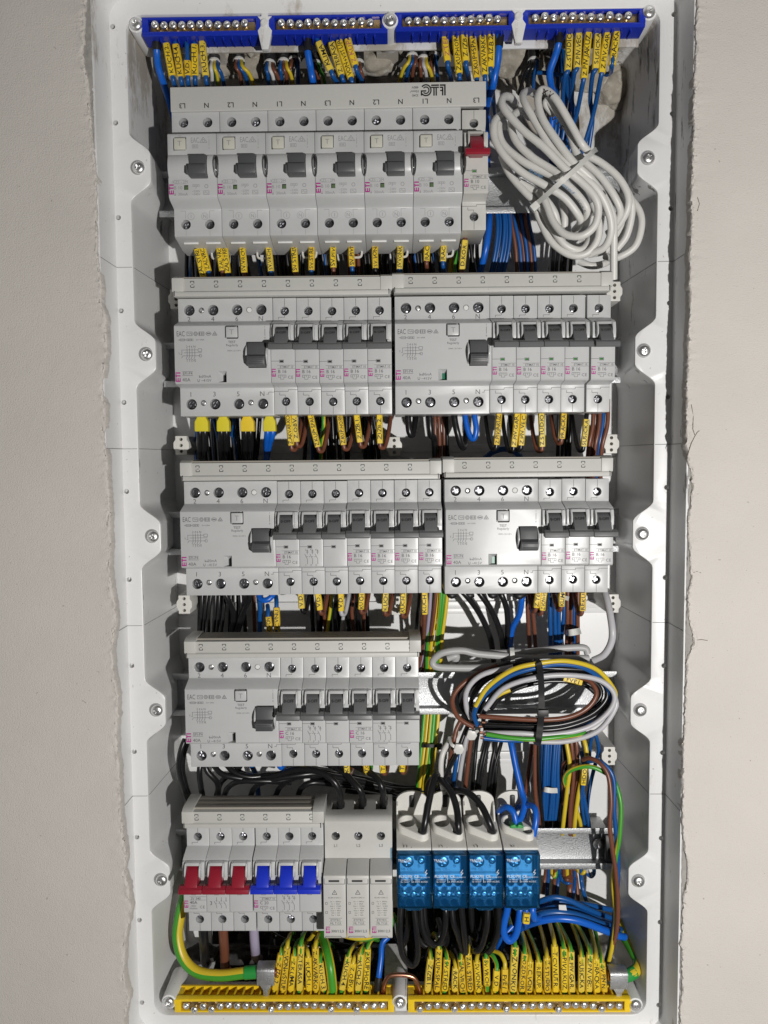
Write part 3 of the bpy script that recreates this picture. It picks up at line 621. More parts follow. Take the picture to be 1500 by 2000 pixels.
    def lab(kind):
        V, F = text_geo([('ETIMAT 10', 11.3, -9.2, 1.55, 0, 'c', 0.004, 0.92), (kind, 8.1, -12.4, 2.3, 0, 'c', 0.006), ('C', 13.2, -16.6, 2.1, 0), ('E', 15.3, -16.6, 2.1, 0)])
        rects([(4.6, 17.2, -8.1, -7.9), (4.6, 17.2, -10.5, -10.3)], V, F)
        poly(V, F, [(5.2, -15.0), (10.8, -15.0), (10.8, -16.6), (9.2, -16.6), (9.2, -18), (6.8, -18), (6.8, -16.6), (5.2, -16.6)], 0.25, True)
        for x in (6.6, 8, 9.4): line(V, F, x, -15, x, -16.6, 0.22)
        return flat_mesh('lettering', V, F, 'print_grey')
    for k in ('B 16', 'C 16', 'B 10', 'C 20'): PM['lab '+k] = lab(k)
    V, F = text_geo([('SV 340', 9.3, -8.9, 1.8, 0, 'c', 0.006), ('40A', 7.6, -12.0, 2.3, 0, 'c', 0.008), ('~400V', 7.2, -14.7, 1.2, 0), ('50/60Hz', 7.4, -16.7, 1.2, 0), ('C', 13.2, -15.6, 2.1, 0), ('E', 15.3, -15.6, 2.1, 0)])
    rects([(4.6, 17.2, -7.6, -7.4), (4.6, 17.2, -10.2, -10.0)], V, F); PM['lab SV'] = flat_mesh('lettering', V, F, 'print_grey')
    # contact diagram on the middle pole
    V, F = text_geo([(a, x, z, 1.4, 0) for a, x, z in (('2', 4.6, -7.2), ('4', 8.4, -7.2), ('6', 12.2, -7.2), ('1', 4.6, -18.6), ('3', 8.4, -18.6), ('5', 12.2, -18.6))])
    for x in (5.8, 9.6, 13.4):
        poly(V, F, [(x, -7), (x, -10.6)], 0.3); poly(V, F, [(x-1.9, -10.4), (x, -14.2), (x, -18)], 0.3); line(V, F, x-0.9, -9, x+0.9, -9); line(V, F, x-0.6, -8, x+0.6, -8)
    for x in (5.2, 7, 9, 11): line(V, F, x, -12.4, x+1, -12.4)
    PM['diag'] = flat_mesh('lettering', V, F, 'print_grey')
    V, F = text_geo([('3', 3.4, -12.5, 3.0, 0)])
    for x in (7.6, 11.2, 14.8): poly(V, F, [(x, -8), (x, -10.4)], 0.3); poly(V, F, [(x-1.9, -11), (x, -14.6), (x, -16.6)], 0.3); ring(V, F, x, -10.8, 0.4, 0.25, 8)
    for x in (7, 9, 11, 13): line(V, F, x, -12.6, x+1, -12.6)
    PM['diag SV'] = flat_mesh('lettering', V, F, 'print_grey')
pole_meshes()
def pole(rt, x, tg='tg', lab=None, diag=None, green=False, cream=False, off=True, lift=0.0):
    inst('pole_body', PM['body_cream' if cream else 'body'], rt, x); 
    inst('toggle_shroud', PM['shroud_cream' if cream else 'shroud'], rt, x)
    t = inst('toggle', PM[tg], rt, x)
    if off: inst('lettering', PM['off'], t, 0, FR+7.35, 14.35, (R3(-41), 0, 0))
    inst('flag_window', PM['win_g' if green else 'win'], rt, x)
    for z in (33.1, -33.1): inst('screw', PM['ts'], rt, x+8.75, DK-random.uniform(3.2, 4.2), z, (0, random.uniform(0, 3), 0))
    inst('panel_line', PM['lines_f'], rt, x, FR+0.06); inst('panel_line', PM['lines_d'], rt, x, DK+0.06); inst('panel_line', PM['lines_u'], rt, x, DK+0.06)
    if lab: inst('lettering', PM['lab '+lab], rt, x, FR+0.07); inst('logo', PM['logo'], rt, x, FR+0.08)
    if diag: inst('lettering', PM[diag], rt, x, FR+0.07)
def breaker(row, x, label, lab='B 16', n=1, tg='tg', group=None, **k):
    rt = empty('circuit_breaker', x, random.uniform(-0.15, 0.2), ROWZ[row]+random.uniform(-0.18, 0.18)); rt.rotation_euler = (R3(random.uniform(-0.25, 0.25)), R3(random.uniform(-0.12, 0.12)), 0); tag(rt, label, 'circuit breaker', group)
    for i in range(n): pole(rt, i*17.5, tg, lab if i == 0 else None, (('diag SV' if lab == 'SV' else 'diag') if i == 1 else None), **k)
    return rt
# ---- residual current switch, four modules wide
def rccb_meshes():
    cut = MB(); W = 69.9
    for x in (8.5, 26.1, 43.8, 61.6):
        for z in (34.4, -34.4): cut.cyl((x, DK-9, z), (0, 1, 0), 3.95, 3.95, 20, 24)
    for x in (17.3, 52.6):
        for z in (34.4, -33.4): cut.cyl((x, DK-4, z), (0, 1, 0), 2.15, 2.15, 20, 16)
    cut.prism_d([(37.0, 12.2), (38.2, 12.2), (38.2, 11.5), (46.2, 11.5), (46.8, 12.2), (46.8, 20.6), (46.0, 21.2), (37.6, 21.2), (37.0, 20.4)], FR-4, FR+3)
    cut.box(53.6, 66.8, FR-8, FR+3, -9.5, 8.6)
    cut.add([(30.6, FR+1, -11), (37.6, FR+1, -11), (37.6, FR+1, -19.6), (30.6, FR+1, -19.6), (34.6, FR-5, -14), (37.6, FR-5, -14), (37.6, FR-5, -19.6), (34.6, FR-5, -19.6)],
            [(0, 1, 2, 3), (7, 6, 5, 4), (0, 4, 5, 1), (1, 5, 6, 2), (2, 6, 7, 3), (3, 7, 4, 0)])
    mb = MB(); mb.prism_x(body_profile(42.9, -43.2, 21.6, -20.6), 0.1, W)
    PM['rccb'] = mb.mesh('body', 'device_grey', bevel=0.6, cut=cut)
    mb = MB(); mb.box(37.9, 46.2, FR-3.9, FR+0.9, 12.4, 20.0); PM['test'] = mb.mesh('test_button', 'device_grey', bevel=0.7)
    mb = MB(); mb.prism_x([(FR-7, 7.8), (FR+3.5, 8.2), (FR+4.6, 5), (FR+4.6, -0.6), (FR+8.8, -2.2), (FR+9.4, -3.8), (FR+8.2, -8.2), (FR+4, -9.0), (FR-7, -9.0)], 54.0, 66.4)
    for i in range(4): mb.prism_x([(FR+8.6-i*0.25, -3.3-i*1.2), (FR+9.9-i*0.3, -3.5-i*1.2), (FR+8.6-i*0.3, -4.2-i*1.2)], 55.0, 65.6)
    PM['rtg'] = mb.mesh('toggle', 'charcoal', bevel=0.5)
    mb = MB(); n = 14
    pr = [(FR-1, 7.4)]+[(FR+0.2+5.2*math.sin(math.pi*i/n), 7.4-15.6*i/n) for i in range(n+1)]+[(FR-1, -8.2)]
    mb.prism_x(pr, 52.3, 53.5); mb.prism_x(pr, 66.9, 68.1); PM['rcheek'] = mb.mesh('toggle_shroud', 'device_grey', bevel=0.3)
    mb = MB(); mb.box(34.4, 37.5, FR-4.99, FR-4.4, -19.4, -14.2); PM['rwin'] = mb.mesh('flag_window', 'black_hole'); PM['rwin_g'] = mb.mesh('flag_window', mat('flag_green', (0.01, 0.16, 0.09), 0.3))
    it = [('TEST', 42.0, 9.2, 1.7, 0, 'c', 0.008), ('Regularly', 42.0, 7.0, 1.6, 0), ('3000A, 22,5 kA²s', 43.4, 3.0, 0.95, 0), ('EAC', 5.0, 15.4, 3.6, 0, 'c', 0.0, 0.62),
          ('Im= 630A', 19, 11.0, 1.0, 0), ('2 4 6 N', 12.2, 6.2, 1.5, 0), ('1 3 5 N', 12.2, -4.0, 1.5, 0), ('T', 3.6, 1.2, 1.3, 0), ('I', 66.0, 19.8, 1.3, 0), ('0', 66.0, 12.0, 1.3, 0)]
    V, F = text_geo(it)
    for x in (9.6, 18.2): poly(V, F, [(x, 14.0), (x+3.8, 14.0), (x+3.8, 16.6), (x, 16.6)], 0.28, True)
    poly(V, F, [(10.2, 16), (11.4, 15), (12.4, 15.8), (13, 14.6)], 0.25); ring(V, F, 15.9, 15.3, 1.5, 0.3, 6); ring(V, F, 15.9, 15.3, 0.7, 0.3, 8)
    for x in (18.8, 20, 21.2): line(V, F, x, 14.4, x, 16.2, 0.5)
    ring(V, F, 25.2, 15.3, 1.2, 0.3, 12, 1.6); rects([(23.9, 26.5, 15.0, 15.6)], V, F); poly(V, F, [(28, 14.1), (31.4, 14.1), (29.7, 16.8)], 0.3, True); ring(V, F, 29.7, 15, 0.6, 0.25, 8)
    poly(V, F, [(3, 11), (4.4, 11), (4.4, 11.7), (8, 11.7), (8, 10.3), (4.4, 10.3), (4.4, 11)], 0.25); line(V, F, 4.4, 11, 9.2, 11, .25)
    for x in (9.4, 10.6, 11.8, 13): poly(V, F, [(x, 10.3), (x+0.9, 10.3), (x+0.9, 11.7), (x, 11.7)], 0.22, True)
    for x in (9.4, 11.2, 13, 15): poly(V, F, [(x, 5), (x, -1.0), (x-0.8, -2.6)], 0.28); line(V, F, x-0.5, -3, x+0.5, -3, 0.25)
    poly(V, F, [(5.4, 3.8), (17.4, 3.8)], 0.22); poly(V, F, [(7, 1.8), (20, 1.8)], 0.22); poly(V, F, [(4.6, 0.5), (5.6, 0.5), (5.6, 3.8)], 0.25); poly(V, F, [(5.4, -2), (6.2, -0.4), (19, -0.4)], 0.25)
    poly(V, F, [(17.4, 2.6), (20, 2.6), (20, 4.6), (17.4, 4.6)], 0.25, True); ring(V, F, 19, -0.4, 1.0, 0.25, 10); line(V, F, 66.0, 13.4, 66.0, 18.4, 0.3)
    PM['rlab'] = flat_mesh('lettering', V, F, 'print_grey')
    V, F = text_geo([('EFI-P4', 9.4, -13.0, 1.9, 0), ('40A', 8.4, -17.6, 2.4, 0), ('I  30mA', 22.0, -15.2, 1.9, 0), ('U ~415V', 21.4, -18.2, 1.9, 0), ('n', 17.3, -18.8, 1.0, 0)])
    poly(V, F, [(18.0, -15.9), (18.9, -15.9), (18.45, -15.0)], 0.22, True); poly(V, F, [(19.2, -15.9), (20.1, -15.9), (19.65, -15.0)], 0.22, True)
    rects([(5.6, 13.2, -14.6, -14.35), (5.6, 13.2, -11.8, -11.6)], V, F); PM['rlab2'] = flat_mesh('lettering', V, F, 'print_grey')
    V, F = [], []; logo_eti(V, F, 2.4, -15.6, 3.6, 6.8); PM['rlogo'] = flat_mesh('logo', V, F, 'magenta')
    V, F = text_geo([(a, x-0.4, 28.0, 3.4, 0) for a, x in zip('246N', (8.5, 26.1, 43.8, 61.6))]); PM['rnum_u'] = flat_mesh('lettering', V, F, 'print_grey')
    V, F = text_geo([(a, x-0.4, -27.0, 3.4, 0) for a, x in zip('135N', (8.5, 26.1, 43.8, 61.6))])
    poly(V, F, [(64.5, -27.4), (66, -27.4), (66, -25.9), (69.8, -25.9)], 0.3); PM['rnum'] = flat_mesh('lettering', V, F, 'print_grey')
    V, F = text_geo([('T', 42.05, 16.2, 3.6, 0)]); PM['tT'] = flat_mesh('lettering', V, F, 'print_faint')
rccb_meshes()
def rccb(row, x, label, green):
    rt = empty('residual_current_switch', x, 0, ROWZ[row]); tag(rt, label, 'circuit breaker', 'residual current switches')
    inst('body', PM['rccb'], rt); t = inst('test_button', PM['test'], rt); inst('lettering', PM['tT'], t, 0, FR+0.97)
    inst('toggle', PM['rtg'], rt); inst('toggle_shroud', PM['rcheek'], rt); inst('flag_window', PM['rwin_g' if green else 'rwin'], rt)
    inst('lettering', PM['rlab'], rt, 0, FR+0.07); inst('lettering', PM['rlab2'], rt, 0, FR+0.07); inst('logo', PM['rlogo'], rt, 0, FR+0.08); inst('lettering', PM['rnum'], rt, 0, DK+0.06); inst('lettering', PM['rnum_u'], rt, 0, DK+0.06)
    for xx in (8.5, 26.1, 43.8, 61.6):
        for z in (34.4, -34.4): inst('screw', PM['ts_big'], rt, xx, DK-random.uniform(2.8, 4), z, (0, random.uniform(0, 3), 0))
    for xx in (17.3, 52.6):
        inst('screw', PM['ts_small'], rt, xx, DK-2.2, -33.4, (0, random.uniform(0, 3), 0))
        if xx < 20: inst('screw', PM['ts_small'], rt, xx, DK-2.2, 34.4)
        else: inst('plug', PM['plug'], rt, xx, DK-0.4, 34.4)
    return rt
# ---- combined breaker with earth leakage, two modules wide
def rcbo_meshes():
    W = 34.9; cut = MB()
    for x in (8.75, 26.25):
        cut.cyl((x, DK-9, 36.1), (0, 1, 0), 3.5, 3.5, 20, 20); cut.cyl((x, DK-9, -36.3), (0, 1, 0), 3.5, 3.5, 20, 20)
    cut.prism_d([(4.2, 11.6), (12.6, 11.6), (13.6, 12.6), (13.6, 21.0), (5.4, 21.0), (4.2, 19.6)], FR-4, FR+3)
    mb = MB(); mb.prism_x([(-3, 37), (6, 46.6), (DK, 46.6), (DK, 27.2), (DK+3, 26.2), (FR-0.6, 23.4), (FR, 22.4), (FR, -20.0), (FR-2, -22.2), (DK+2, -24.6), (DK, -25.8), (DK, -44.6), (DK-2, -45.4), (22, -49.6), (8, -49.6), (-3, -41)], 0.1, W)
    PM['rcbo'] = mb.mesh('body', 'device_grey', bevel=0.5, cut=cut)
    # barrel-shaped front around the toggle
    mb = MB(); n = 10; pr = [(FR-1, 8.6)]+[(FR-0.1+4.2*math.sin(math.pi*i/n)**0.6, 8.6-17.0*i/n) for i in range(n+1)]+[(FR-1, -8.4)]
    c = MB(); c.box(16.2, 28.8, FR-6, FR+9, -9, 8)
    mb.prism_x(pr, 0.8, 34.2); PM['barrel'] = mb.mesh('toggle_shroud', 'device_grey', bevel=0.3, cut=c)
    mb = MB(); mb.prism_x([(FR-0.05, 7.4), (FR+4.6, 7.2), (FR+5.4, 4), (FR+5.4, 0.2), (FR+9, -1.2), (FR+9.6, -3), (FR+8.6, -7.4), (FR+4, -8.2), (FR-0.05, -8.2)], 16.5, 28.5)
    mb.box(14.6, 16.6, FR+4.2, FR+8.0, -7.0, -1.8); PM['ctg'] = mb.mesh('toggle', 'charcoal', bevel=0.5)
    mb = MB(); mb.box(4.9, 13.2, FR-3.9, FR+1.2, 12.0, 20.0); PM['ctest'] = mb.mesh('test_button', 'test_cream', bevel=0.8)
    V, F = text_geo([('T', 9.05, 16.1, 3.4, 0)]); PM['cT'] = flat_mesh('lettering', V, F, 'print_faint')
    mb = MB(); mb.box(11.4, 14.3, FR-0.02, FR+0.12, -15.8, -12.6); PM['cwin'] = mb.mesh('flag_window', 'black_hole'); mb = MB(); mb.box(11.9, 14.3, FR+0.12, FR+0.2, -15.8, -13.3); PM['cwin2'] = mb.mesh('flag', mat('flag_olive', (0.10, 0.16, 0.07), 0.4))
    V, F = text_geo([('KZS - 2M', 8.6, -10.3, 1.9, 0), ('B 10', 7.0, -14.3, 2.3, 0), ('I  30mA', 9.2, -18.8, 2.0, 0), ('~230V', 19.8, -16.8, 1.5, 0), ('~240V', 19.8, -18.9, 1.5, 0)])
    LV, LF = V, F; V, F = text_geo([('TEST', 9, 21.7, 0.9, 0), ('EAC', 19.8, 18.6, 3.6, 0, 'c', 0.0, 0.62), ('I', 29.8, 20.8, 1.1, 0), ('0', 29.8, 13.0, 1.1, 0)])
    poly(V, F, [(23.2, 16.9), (28.4, 16.9), (25.8, 20.6)], 0.35, True); ring(V, F, 25.8, 18.1, 0.9, 0.3, 8); poly(V, F, [(17.8, 13.2), (21.8, 13.2), (21.8, 15.4), (17.8, 15.4)], 0.3, True)
    for x in (18.6, 19.6, 20.6): line(V, F, x, 13.6, x, 15.0, 0.45)
    line(V, F, 29.8, 14.6, 29.8, 19.2, 0.25); PM['clab_u'] = flat_mesh('lettering', V, F, 'print_faint'); V, F = LV, LF; rects([(4.2, 13.4, -11.7, -11.5), (4.2, 13.4, -9.1, -8.9)], V, F)
    for x in (17.4, 18.7, 20, 21.3): poly(V, F, [(x, -13.6), (x+1, -13.6), (x+1, -12.2), (x, -12.2)], 0.2, True)
    line(V, F, 19.6, -15, 20.2, -13.6, 0.3); ring(V, F, 27.2, -13.4, 1.3, 0.35, 6); poly(V, F, [(25.2, -19.2), (29.0, -19.2), (29.0, -16.6), (25.2, -16.6)], 0.3, True); poly(V, F, [(25.8, -18.2), (26.6, -17.2), (27.6, -18.6), (28.4, -17.8)], 0.25)
    poly(V, F, [(4.3, -19.6), (5.2, -19.6), (4.75, -18.6)], 0.22, True); PM['clab'] = flat_mesh('lettering', V, F, 'print_faint')
    V, F = [], []; logo_eti(V, F, 2.2, -15.4, 3.4, 7.0); PM['clogo'] = flat_mesh('logo', V, F, 'magenta')
    V, F = [], []
    for x in (8.75, 26.25): line(V, F, x, -40.4, x, -44.4, 0.18)
    PM['cline_u'] = None
    poly(V, F, [(5, -26.6), (8.6, -26.6), (8.6, -32)], 0.25); poly(V, F, [(29.8, -26.6), (26.2, -26.6), (26.2, -32)], 0.25)
    for x, t in ((12.6, '1'), (22.6, 'N')):
        ring(V, F, x, -30.4, 2.4, 0.22, 14); v2, f2 = text_geo([(t, x, -30.4, 2.4, 0)]); n0 = len(V); V += v2; F += [tuple(i+n0 for i in f) for f in f2]
    PM['cline'] = flat_mesh('panel_line', V, F, 'print_faint')
    mb = MB(); mb.box(4.5, 15.4, 31.2, 33.2, -49.6, -46.2); PM['cslot'] = mb.mesh('label_slot', 'paper_white', bevel=0.2)
    # clear plastic coupling piece between neighbours
    b = bmesh.new(); bmesh.ops.create_uvsphere(b, u_segments=16, v_segments=10, radius=1)
    for v in b.verts: v.co = Vector((v.co.x*2.6*S, v.co.y*5.4*S, v.co.z*8.6*S*(1 if v.co.z < 0 else 0.8)))
    me = bpy.data.meshes.new('coupling'); b.to_mesh(me); b.free(); finish(me, 'clear_plastic', 60); PM['coupling'] = me
rcbo_meshes()
def rcbo(x, label, last):
    rt = empty('leakage_breaker', x, 0, ROWZ[0]); tag(rt, label, 'circuit breaker', 'two-module leakage breakers in the top row')
    inst('body', PM['rcbo'], rt); inst('toggle_shroud', PM['barrel'], rt); inst('toggle', PM['ctg'], rt); t = inst('test_button', PM['ctest'], rt); inst('lettering', PM['cT'], t, 0, FR+1.27)
    fw_ = inst('flag_window', PM['cwin'], rt); inst('flag', PM['cwin2'], fw_)
    inst('lettering', PM['clab'], rt, 0, FR+0.07); inst('lettering', PM['clab_u'], rt, 0, FR+0.07); inst('logo', PM['clogo'], rt, 0, FR+0.08); inst('panel_line', PM['cline'], rt, 0, DK+0.06)
    for xx in (8.75, 26.25):
        inst('screw', PM['ts'], rt, xx, DK-3.6, 36.1, (0, random.uniform(0, 3), 0)); inst('screw', PM['ts'], rt, xx, DK-3.8, -36.3, (0, random.uniform(0, 3), 0))
    for xx in (0, 16.5): inst('label_slot', PM['cslot'], rt, xx, 2.0, 1.6)
    inst('coupling', PM['coupling'], rt, 35.0, FR+1.2, 0.6)
    return rt
ORD = ['leftmost', 'second', 'third', 'fourth', 'fifth', 'sixth']
for i in range(6):
    nm = 'leftmost' if i == 0 else ORD[i]+' from the left'
    rcbo(-8.75+35*i, f'grey two-module leakage breaker under the logo busbar, {nm} of six', i == 5)
breaker(0, -8.75+210+0.6, 'narrow cream breaker with a red toggle at the right end of the top row', 'B 10', 1, 'tg_red', green=True, cream=True, off=False)
# rows two to five
rccb(1, -7.6, 'grey four-pole residual current switch above the yellow insulating boots', False)
for i in range(5): breaker(1, 62.4+17.5*i, f'grey single breaker in second row left block, {ORD[i] if i else "first"} after the residual current switch', group='single breakers, second row left block')
rccb(1, 152.1, 'grey four-pole residual current switch in second row right block', True)
for i in range(5): breaker(1, 222.1+17.5*i+(1.2 if i == 4 else 0), f'grey single breaker, green flag, second row right block, {ORD[i] if i else "first"} after the switch', group='single breakers, second row right block', green=True)
rccb(2, -6.6, 'grey four-pole residual current switch at left end of the third row', False)
breaker(2, 63.4, 'grey three-pole breaker with contact diagram in the third row', 'B 16', 3)
for i in range(4): breaker(2, 63.4+17.5*(3+i), f'grey single breaker in third row left block, {ORD[i] if i else "first"} after the three-pole breaker', group='single breakers, third row left block')
rccb(2, 188.3, 'grey four-pole residual current switch above three black loop cables', True)
for i in range(3): breaker(2, 258.3+17.5*i, f'shiny grey single breaker in third row right block, {ORD[i] if i else "first"} after the residual current switch', group='single breakers, third row right block')
rccb(3, -6.5, 'grey four-pole residual current switch in the fourth row', False)
breaker(3, 63.5, 'grey three-pole breaker beside the fourth row residual current switch', 'C 16', 3)
breaker(3, 63.5+52.5, 'grey three-pole breaker at the right end of the fourth row, beside the bare rail', 'C 16', 3)
breaker(4, -11.2, 'three-pole main switch with three red toggles', 'SV', 3, 'tg_red', off=False)
breaker(4, 42.0, 'three-pole breaker with three blue toggles', 'C 20', 3, 'tg_blue', off=False)
# ================================================================ comb busbars
def busbar(row, xa, xb, label, n, first, low=43.4, ht=13.2, dfront=49.5):
    rt = empty('comb_busbar', xa, 0, ROWZ[row]); tag(rt, label, 'busbar', 'insulated comb busbars'); L = xb-xa
    mb = MB(); mb.prism_x([(26, low+1), (dfront-1, low), (dfront, low+0.3), (dfront, low+3.2), (dfront-1.4, low+4.0), (dfront-1.4, low+ht), (24, low+ht+0.6)], 0, L)
    inst('profile', mb.mesh('profile', 'busbar_cream', bevel=0.35), rt)
    for k in range(3):
        rb = MB(); rb.box(2, L-2, 24.6+k*7.3, 31.4+k*7.3, low+ht-0.6, low+ht+1.5); inst('rib', rb.mesh('rib', 'busbar_top_shade', bevel=0.3), rt)  # ribs cover the bar top in its painted shade tone
    for xx in (-1.4, L-7.2):
        c = MB(); c.prism_x([(23, low+3.6), (dfront-0.6, low+3.6), (dfront-0.4, low+ht+0.2), (dfront-6, low+ht+2.4), (23, low+ht+2.4)], xx, xx+8.6); inst('end_cap', c.mesh('end_cap', 'busbar_cream', bevel=0.5), rt)
    V, F = [], []
    for i in range(n):
        x = first-xa+17.5*i; z = low+ht-4.2
        for s in (1, -1): poly(V, F, [(x-s*1.3, z+s*1.0), (x-s*1.3, z+s*2.2), (x+s*1.2, z+s*2.2), (x+s*1.2, z+s*0.6)], 0.45)
        line(V, F, x-0.6, z-0.2, x+0.8, z-0.2, 0.35)
    inst('lettering', flat_mesh('lettering', V, F, 'ink'), rt, 0, dfront-1.33, 0)
    V, F = [], []; line(V, F, 0.6, low+0.4, 0.6, low+4, 0.5); line(V, F, L-1, low+0.4, L-1, low+4, 0.6); inst('panel_line', flat_mesh('panel_line', V, F, 'ink'), rt, 0, dfront+0.06, 0)
    return rt
busbar(1, -9.0, 149.2, 'cream insulated comb busbar over the second row left block', 8, 4.5)
busbar(1, 151.8, 309.4, 'cream insulated comb busbar over the second row right block, below the white coil', 8, 164.0, 44.4)
busbar(2, -6.4, 184.6, 'cream insulated comb busbar over the long third row left block', 10, 5.2)
busbar(2, 188.2, 311.0, 'cream insulated comb busbar over the third row right block', 6, 203.0, 44.4)
busbar(3, -6.0, 168.6, 'cream insulated comb busbar over the fourth row', 10, 5.0, 43.2, 12.4, 52)
busbar(4, -11.2, 94.2, 'cream insulated comb busbar over the red and blue toggles', 6, -1.4, 43.2, 12.4, 52)
# wide flat busbar with printed logo over the top row
FT = empty('logo_busbar', 0, 0, 0); FT.rotation_euler = (0, -R3(0.35), 0); tag(FT, 'wide pale grey busbar with an upside-down printed logo over the top row', 'busbar')
mb = MB(); mb.prism_x([(14, 47.6), (44.2, 47.6), (44.2, 43.0), (46.0, 43.0), (46.5, 43.6), (46.5, 59.9), (45.5, 60.5), (14, 60.5)], -8.2, 219.4); inst('profile', mb.mesh('profile', 'device_cream', bevel=0.4), FT)
it = []
for i, t in enumerate(['L3', 'N', 'L2', 'N', 'L1', 'N', 'L3', 'N', 'L2', 'N', 'L1', 'N', 'L3']): it.append((t, 0.3+17.5*i+(2 if i == 12 else 0), 46.9, 3.4, 180, 'c', 0.012))
it += [('3240', 168.5, 51.0, 1.6, 180), ('10mm²', 168.0, 53.8, 1.6, 180), ('480V', 168.5, 56.6, 1.6, 180)]
V, F = text_geo(it); inst('lettering', flat_mesh('lettering', V, F, 'ink'), FT, 0, 46.57, 0)
V, F = [], []
def lg(x0, x1, z0, z1): rects([(190.4-x1, 190.4-x0, 58.4-z1, 58.4-z0)], V, F)   # upside-down block letters
lg(0, 4.2, 0, 1.1); lg(0, 1.1, 1.1, 7.8); lg(1.7, 4.2, 1.6, 2.6); lg(1.7, 2.7, 2.6, 7.8); lg(1.7, 4.0, 3.8, 4.7)
lg(4.8, 10.4, 0, 1.1); lg(4.8, 10.4, 1.6, 2.5); lg(6.3, 7.3, 2.5, 7.8); lg(7.9, 8.9, 2.5, 7.8)
for rr, ww in ((3.7, 1.0), (2.2, 0.9)):
    pts = [(190.4-(14.2+rr*math.cos(R3(a))), 58.4-(3.9-rr*1.03*math.sin(R3(a)))) for a in range(40, 331, 20)]; poly(V, F, pts, ww)
lg(13.9, 17.9, 3.9, 4.9); lg(16.9, 17.9, 4.9, 7.6)
inst('logo', flat_mesh('logo', V, F, 'ink'), FT, 0, 46.58, 0)
# ================================================================ surge arrester
SP = empty('surge_arrester', 95.2, 0, ROWZ[4]); tag(SP, 'pale grey three-module surge arrester with three black cables on top', 'surge arrester')
W = 52.2; cut = MB()
for x in (8.7, 26.1, 43.5): cut.cyl((x, DK-9, 33.1), (0, 1, 0), 3.3, 3.3, 20, 20); cut.box(x-4.2, x+4.2, 16, 30, 40, 70)
mb = MB(); mb.prism_x([(-3, 44), (4, 48.6), (38, 47.6), (42.5, 46.4), (DK, 44.6), (DK, 20.0), (DK-0.1, -38.5), (6, -42), (-3, -36)], 0.1, W); inst('base', mb.mesh('base', 'device_cream', bevel=0.7, cut=cut), SP)
for x in (8.7, 26.1, 43.5): inst('screw', PM['ts'], SP, x, DK-3.6, 33.1, (0, random.uniform(0, 3), 0))
V, F = text_geo([('L1', 8.7, 25.6, 2.2, 0), ('L2', 26.1, 25.6, 2.2, 0), ('L3', 43.5, 25.6, 2.2, 0)]); inst('lettering', flat_mesh('lettering', V, F, 'mark_dark'), SP, 0, DK+0.06)
cart = MB(); cart.prism_x([(DK+0.05, 15.6), (DK+1, 15.6), (FR+5, 11.4), (FR+5.6, 10.2), (FR+5.6, -36), (FR+4.4, -37.6), (DK+0.05, -37.6)], 0.35, 17.05)
cc = MB(); cc.box(4.3, 12.3, FR+3, FR+9, 6.9, 8.3); cart = cart.mesh('cartridge', 'device_cream', bevel=0.4, cut=cc)
V, F = text_geo([('IEC/EN 61643-11', 8.7, -5.4, 0.95, 0), ('ETITEC', 9.2, -22.8, 1.5, 0, 'c', 0.0, 1.1), ('ML T123', 9.2, -25.3, 1.5, 0), ('300/12,5', 10.6, -31.4, 1.9, 0, 'c', 0.008)])
for k, t in enumerate(('Uc  =  300Vac', 'In  =  20kA', 'Iimp =  12.5kA', 'Up  =  1.5kV', 'Imax =  40kA', 'Uoc =  6kV', 'Isw  =  5kA')): v2, f2 = text_geo([(t, 9.4, -8.4-1.75*k, 0.95, 0)]); n0 = len(V); V += v2; F += [tuple(i+n0 for i in f) for f in f2]
poly(V, F, [(6.9, -2.8), (10.5, -2.8), (8.7, 0.4)], 0.35, True); line(V, F, 8.7, -2.0, 8.7, -0.9, 0.3); rects([(4.4, 14.2, -24.0, -23.9), (4.4, 14.2, -21.4, -21.2), (4.4, 14.2, -26.7, -26.5)], V, F)
for z in (-9, -16): poly(V, F, [(1.8, z), (3.2, z), (3.2, z-1.6), (1.8, z-1.6)], 0.22, True)
cl = flat_mesh('lettering', V, F, 'mark_dark'); V, F = [], []; logo_eti(V, F, 3.4, -30.4, 3.2, 5.0); clg = flat_mesh('logo', V, F, 'magenta')
V, F = [], []; poly(V, F, [(1, 9.6), (1, 5.2), (16.4, 5.2), (16.4, 9.0)], 0.35); poly(V, F, [(1.6, -36.6), (1.6, -35.4), (13, -35.4), (14.2, -37)], 0.35); rects([(4.3, 12.3, 6.7, 8.3)], V, F); cln = flat_mesh('panel_line', V, F, 'mark_dark')
for i in range(3):
    c = inst('cartridge', cart, SP, 17.4*i+0.05); inst('lettering', cl, c, 0, FR+5.67); inst('logo', clg, c, 0, FR+5.68); inst('panel_line', cln, c, 0, FR+5.66)
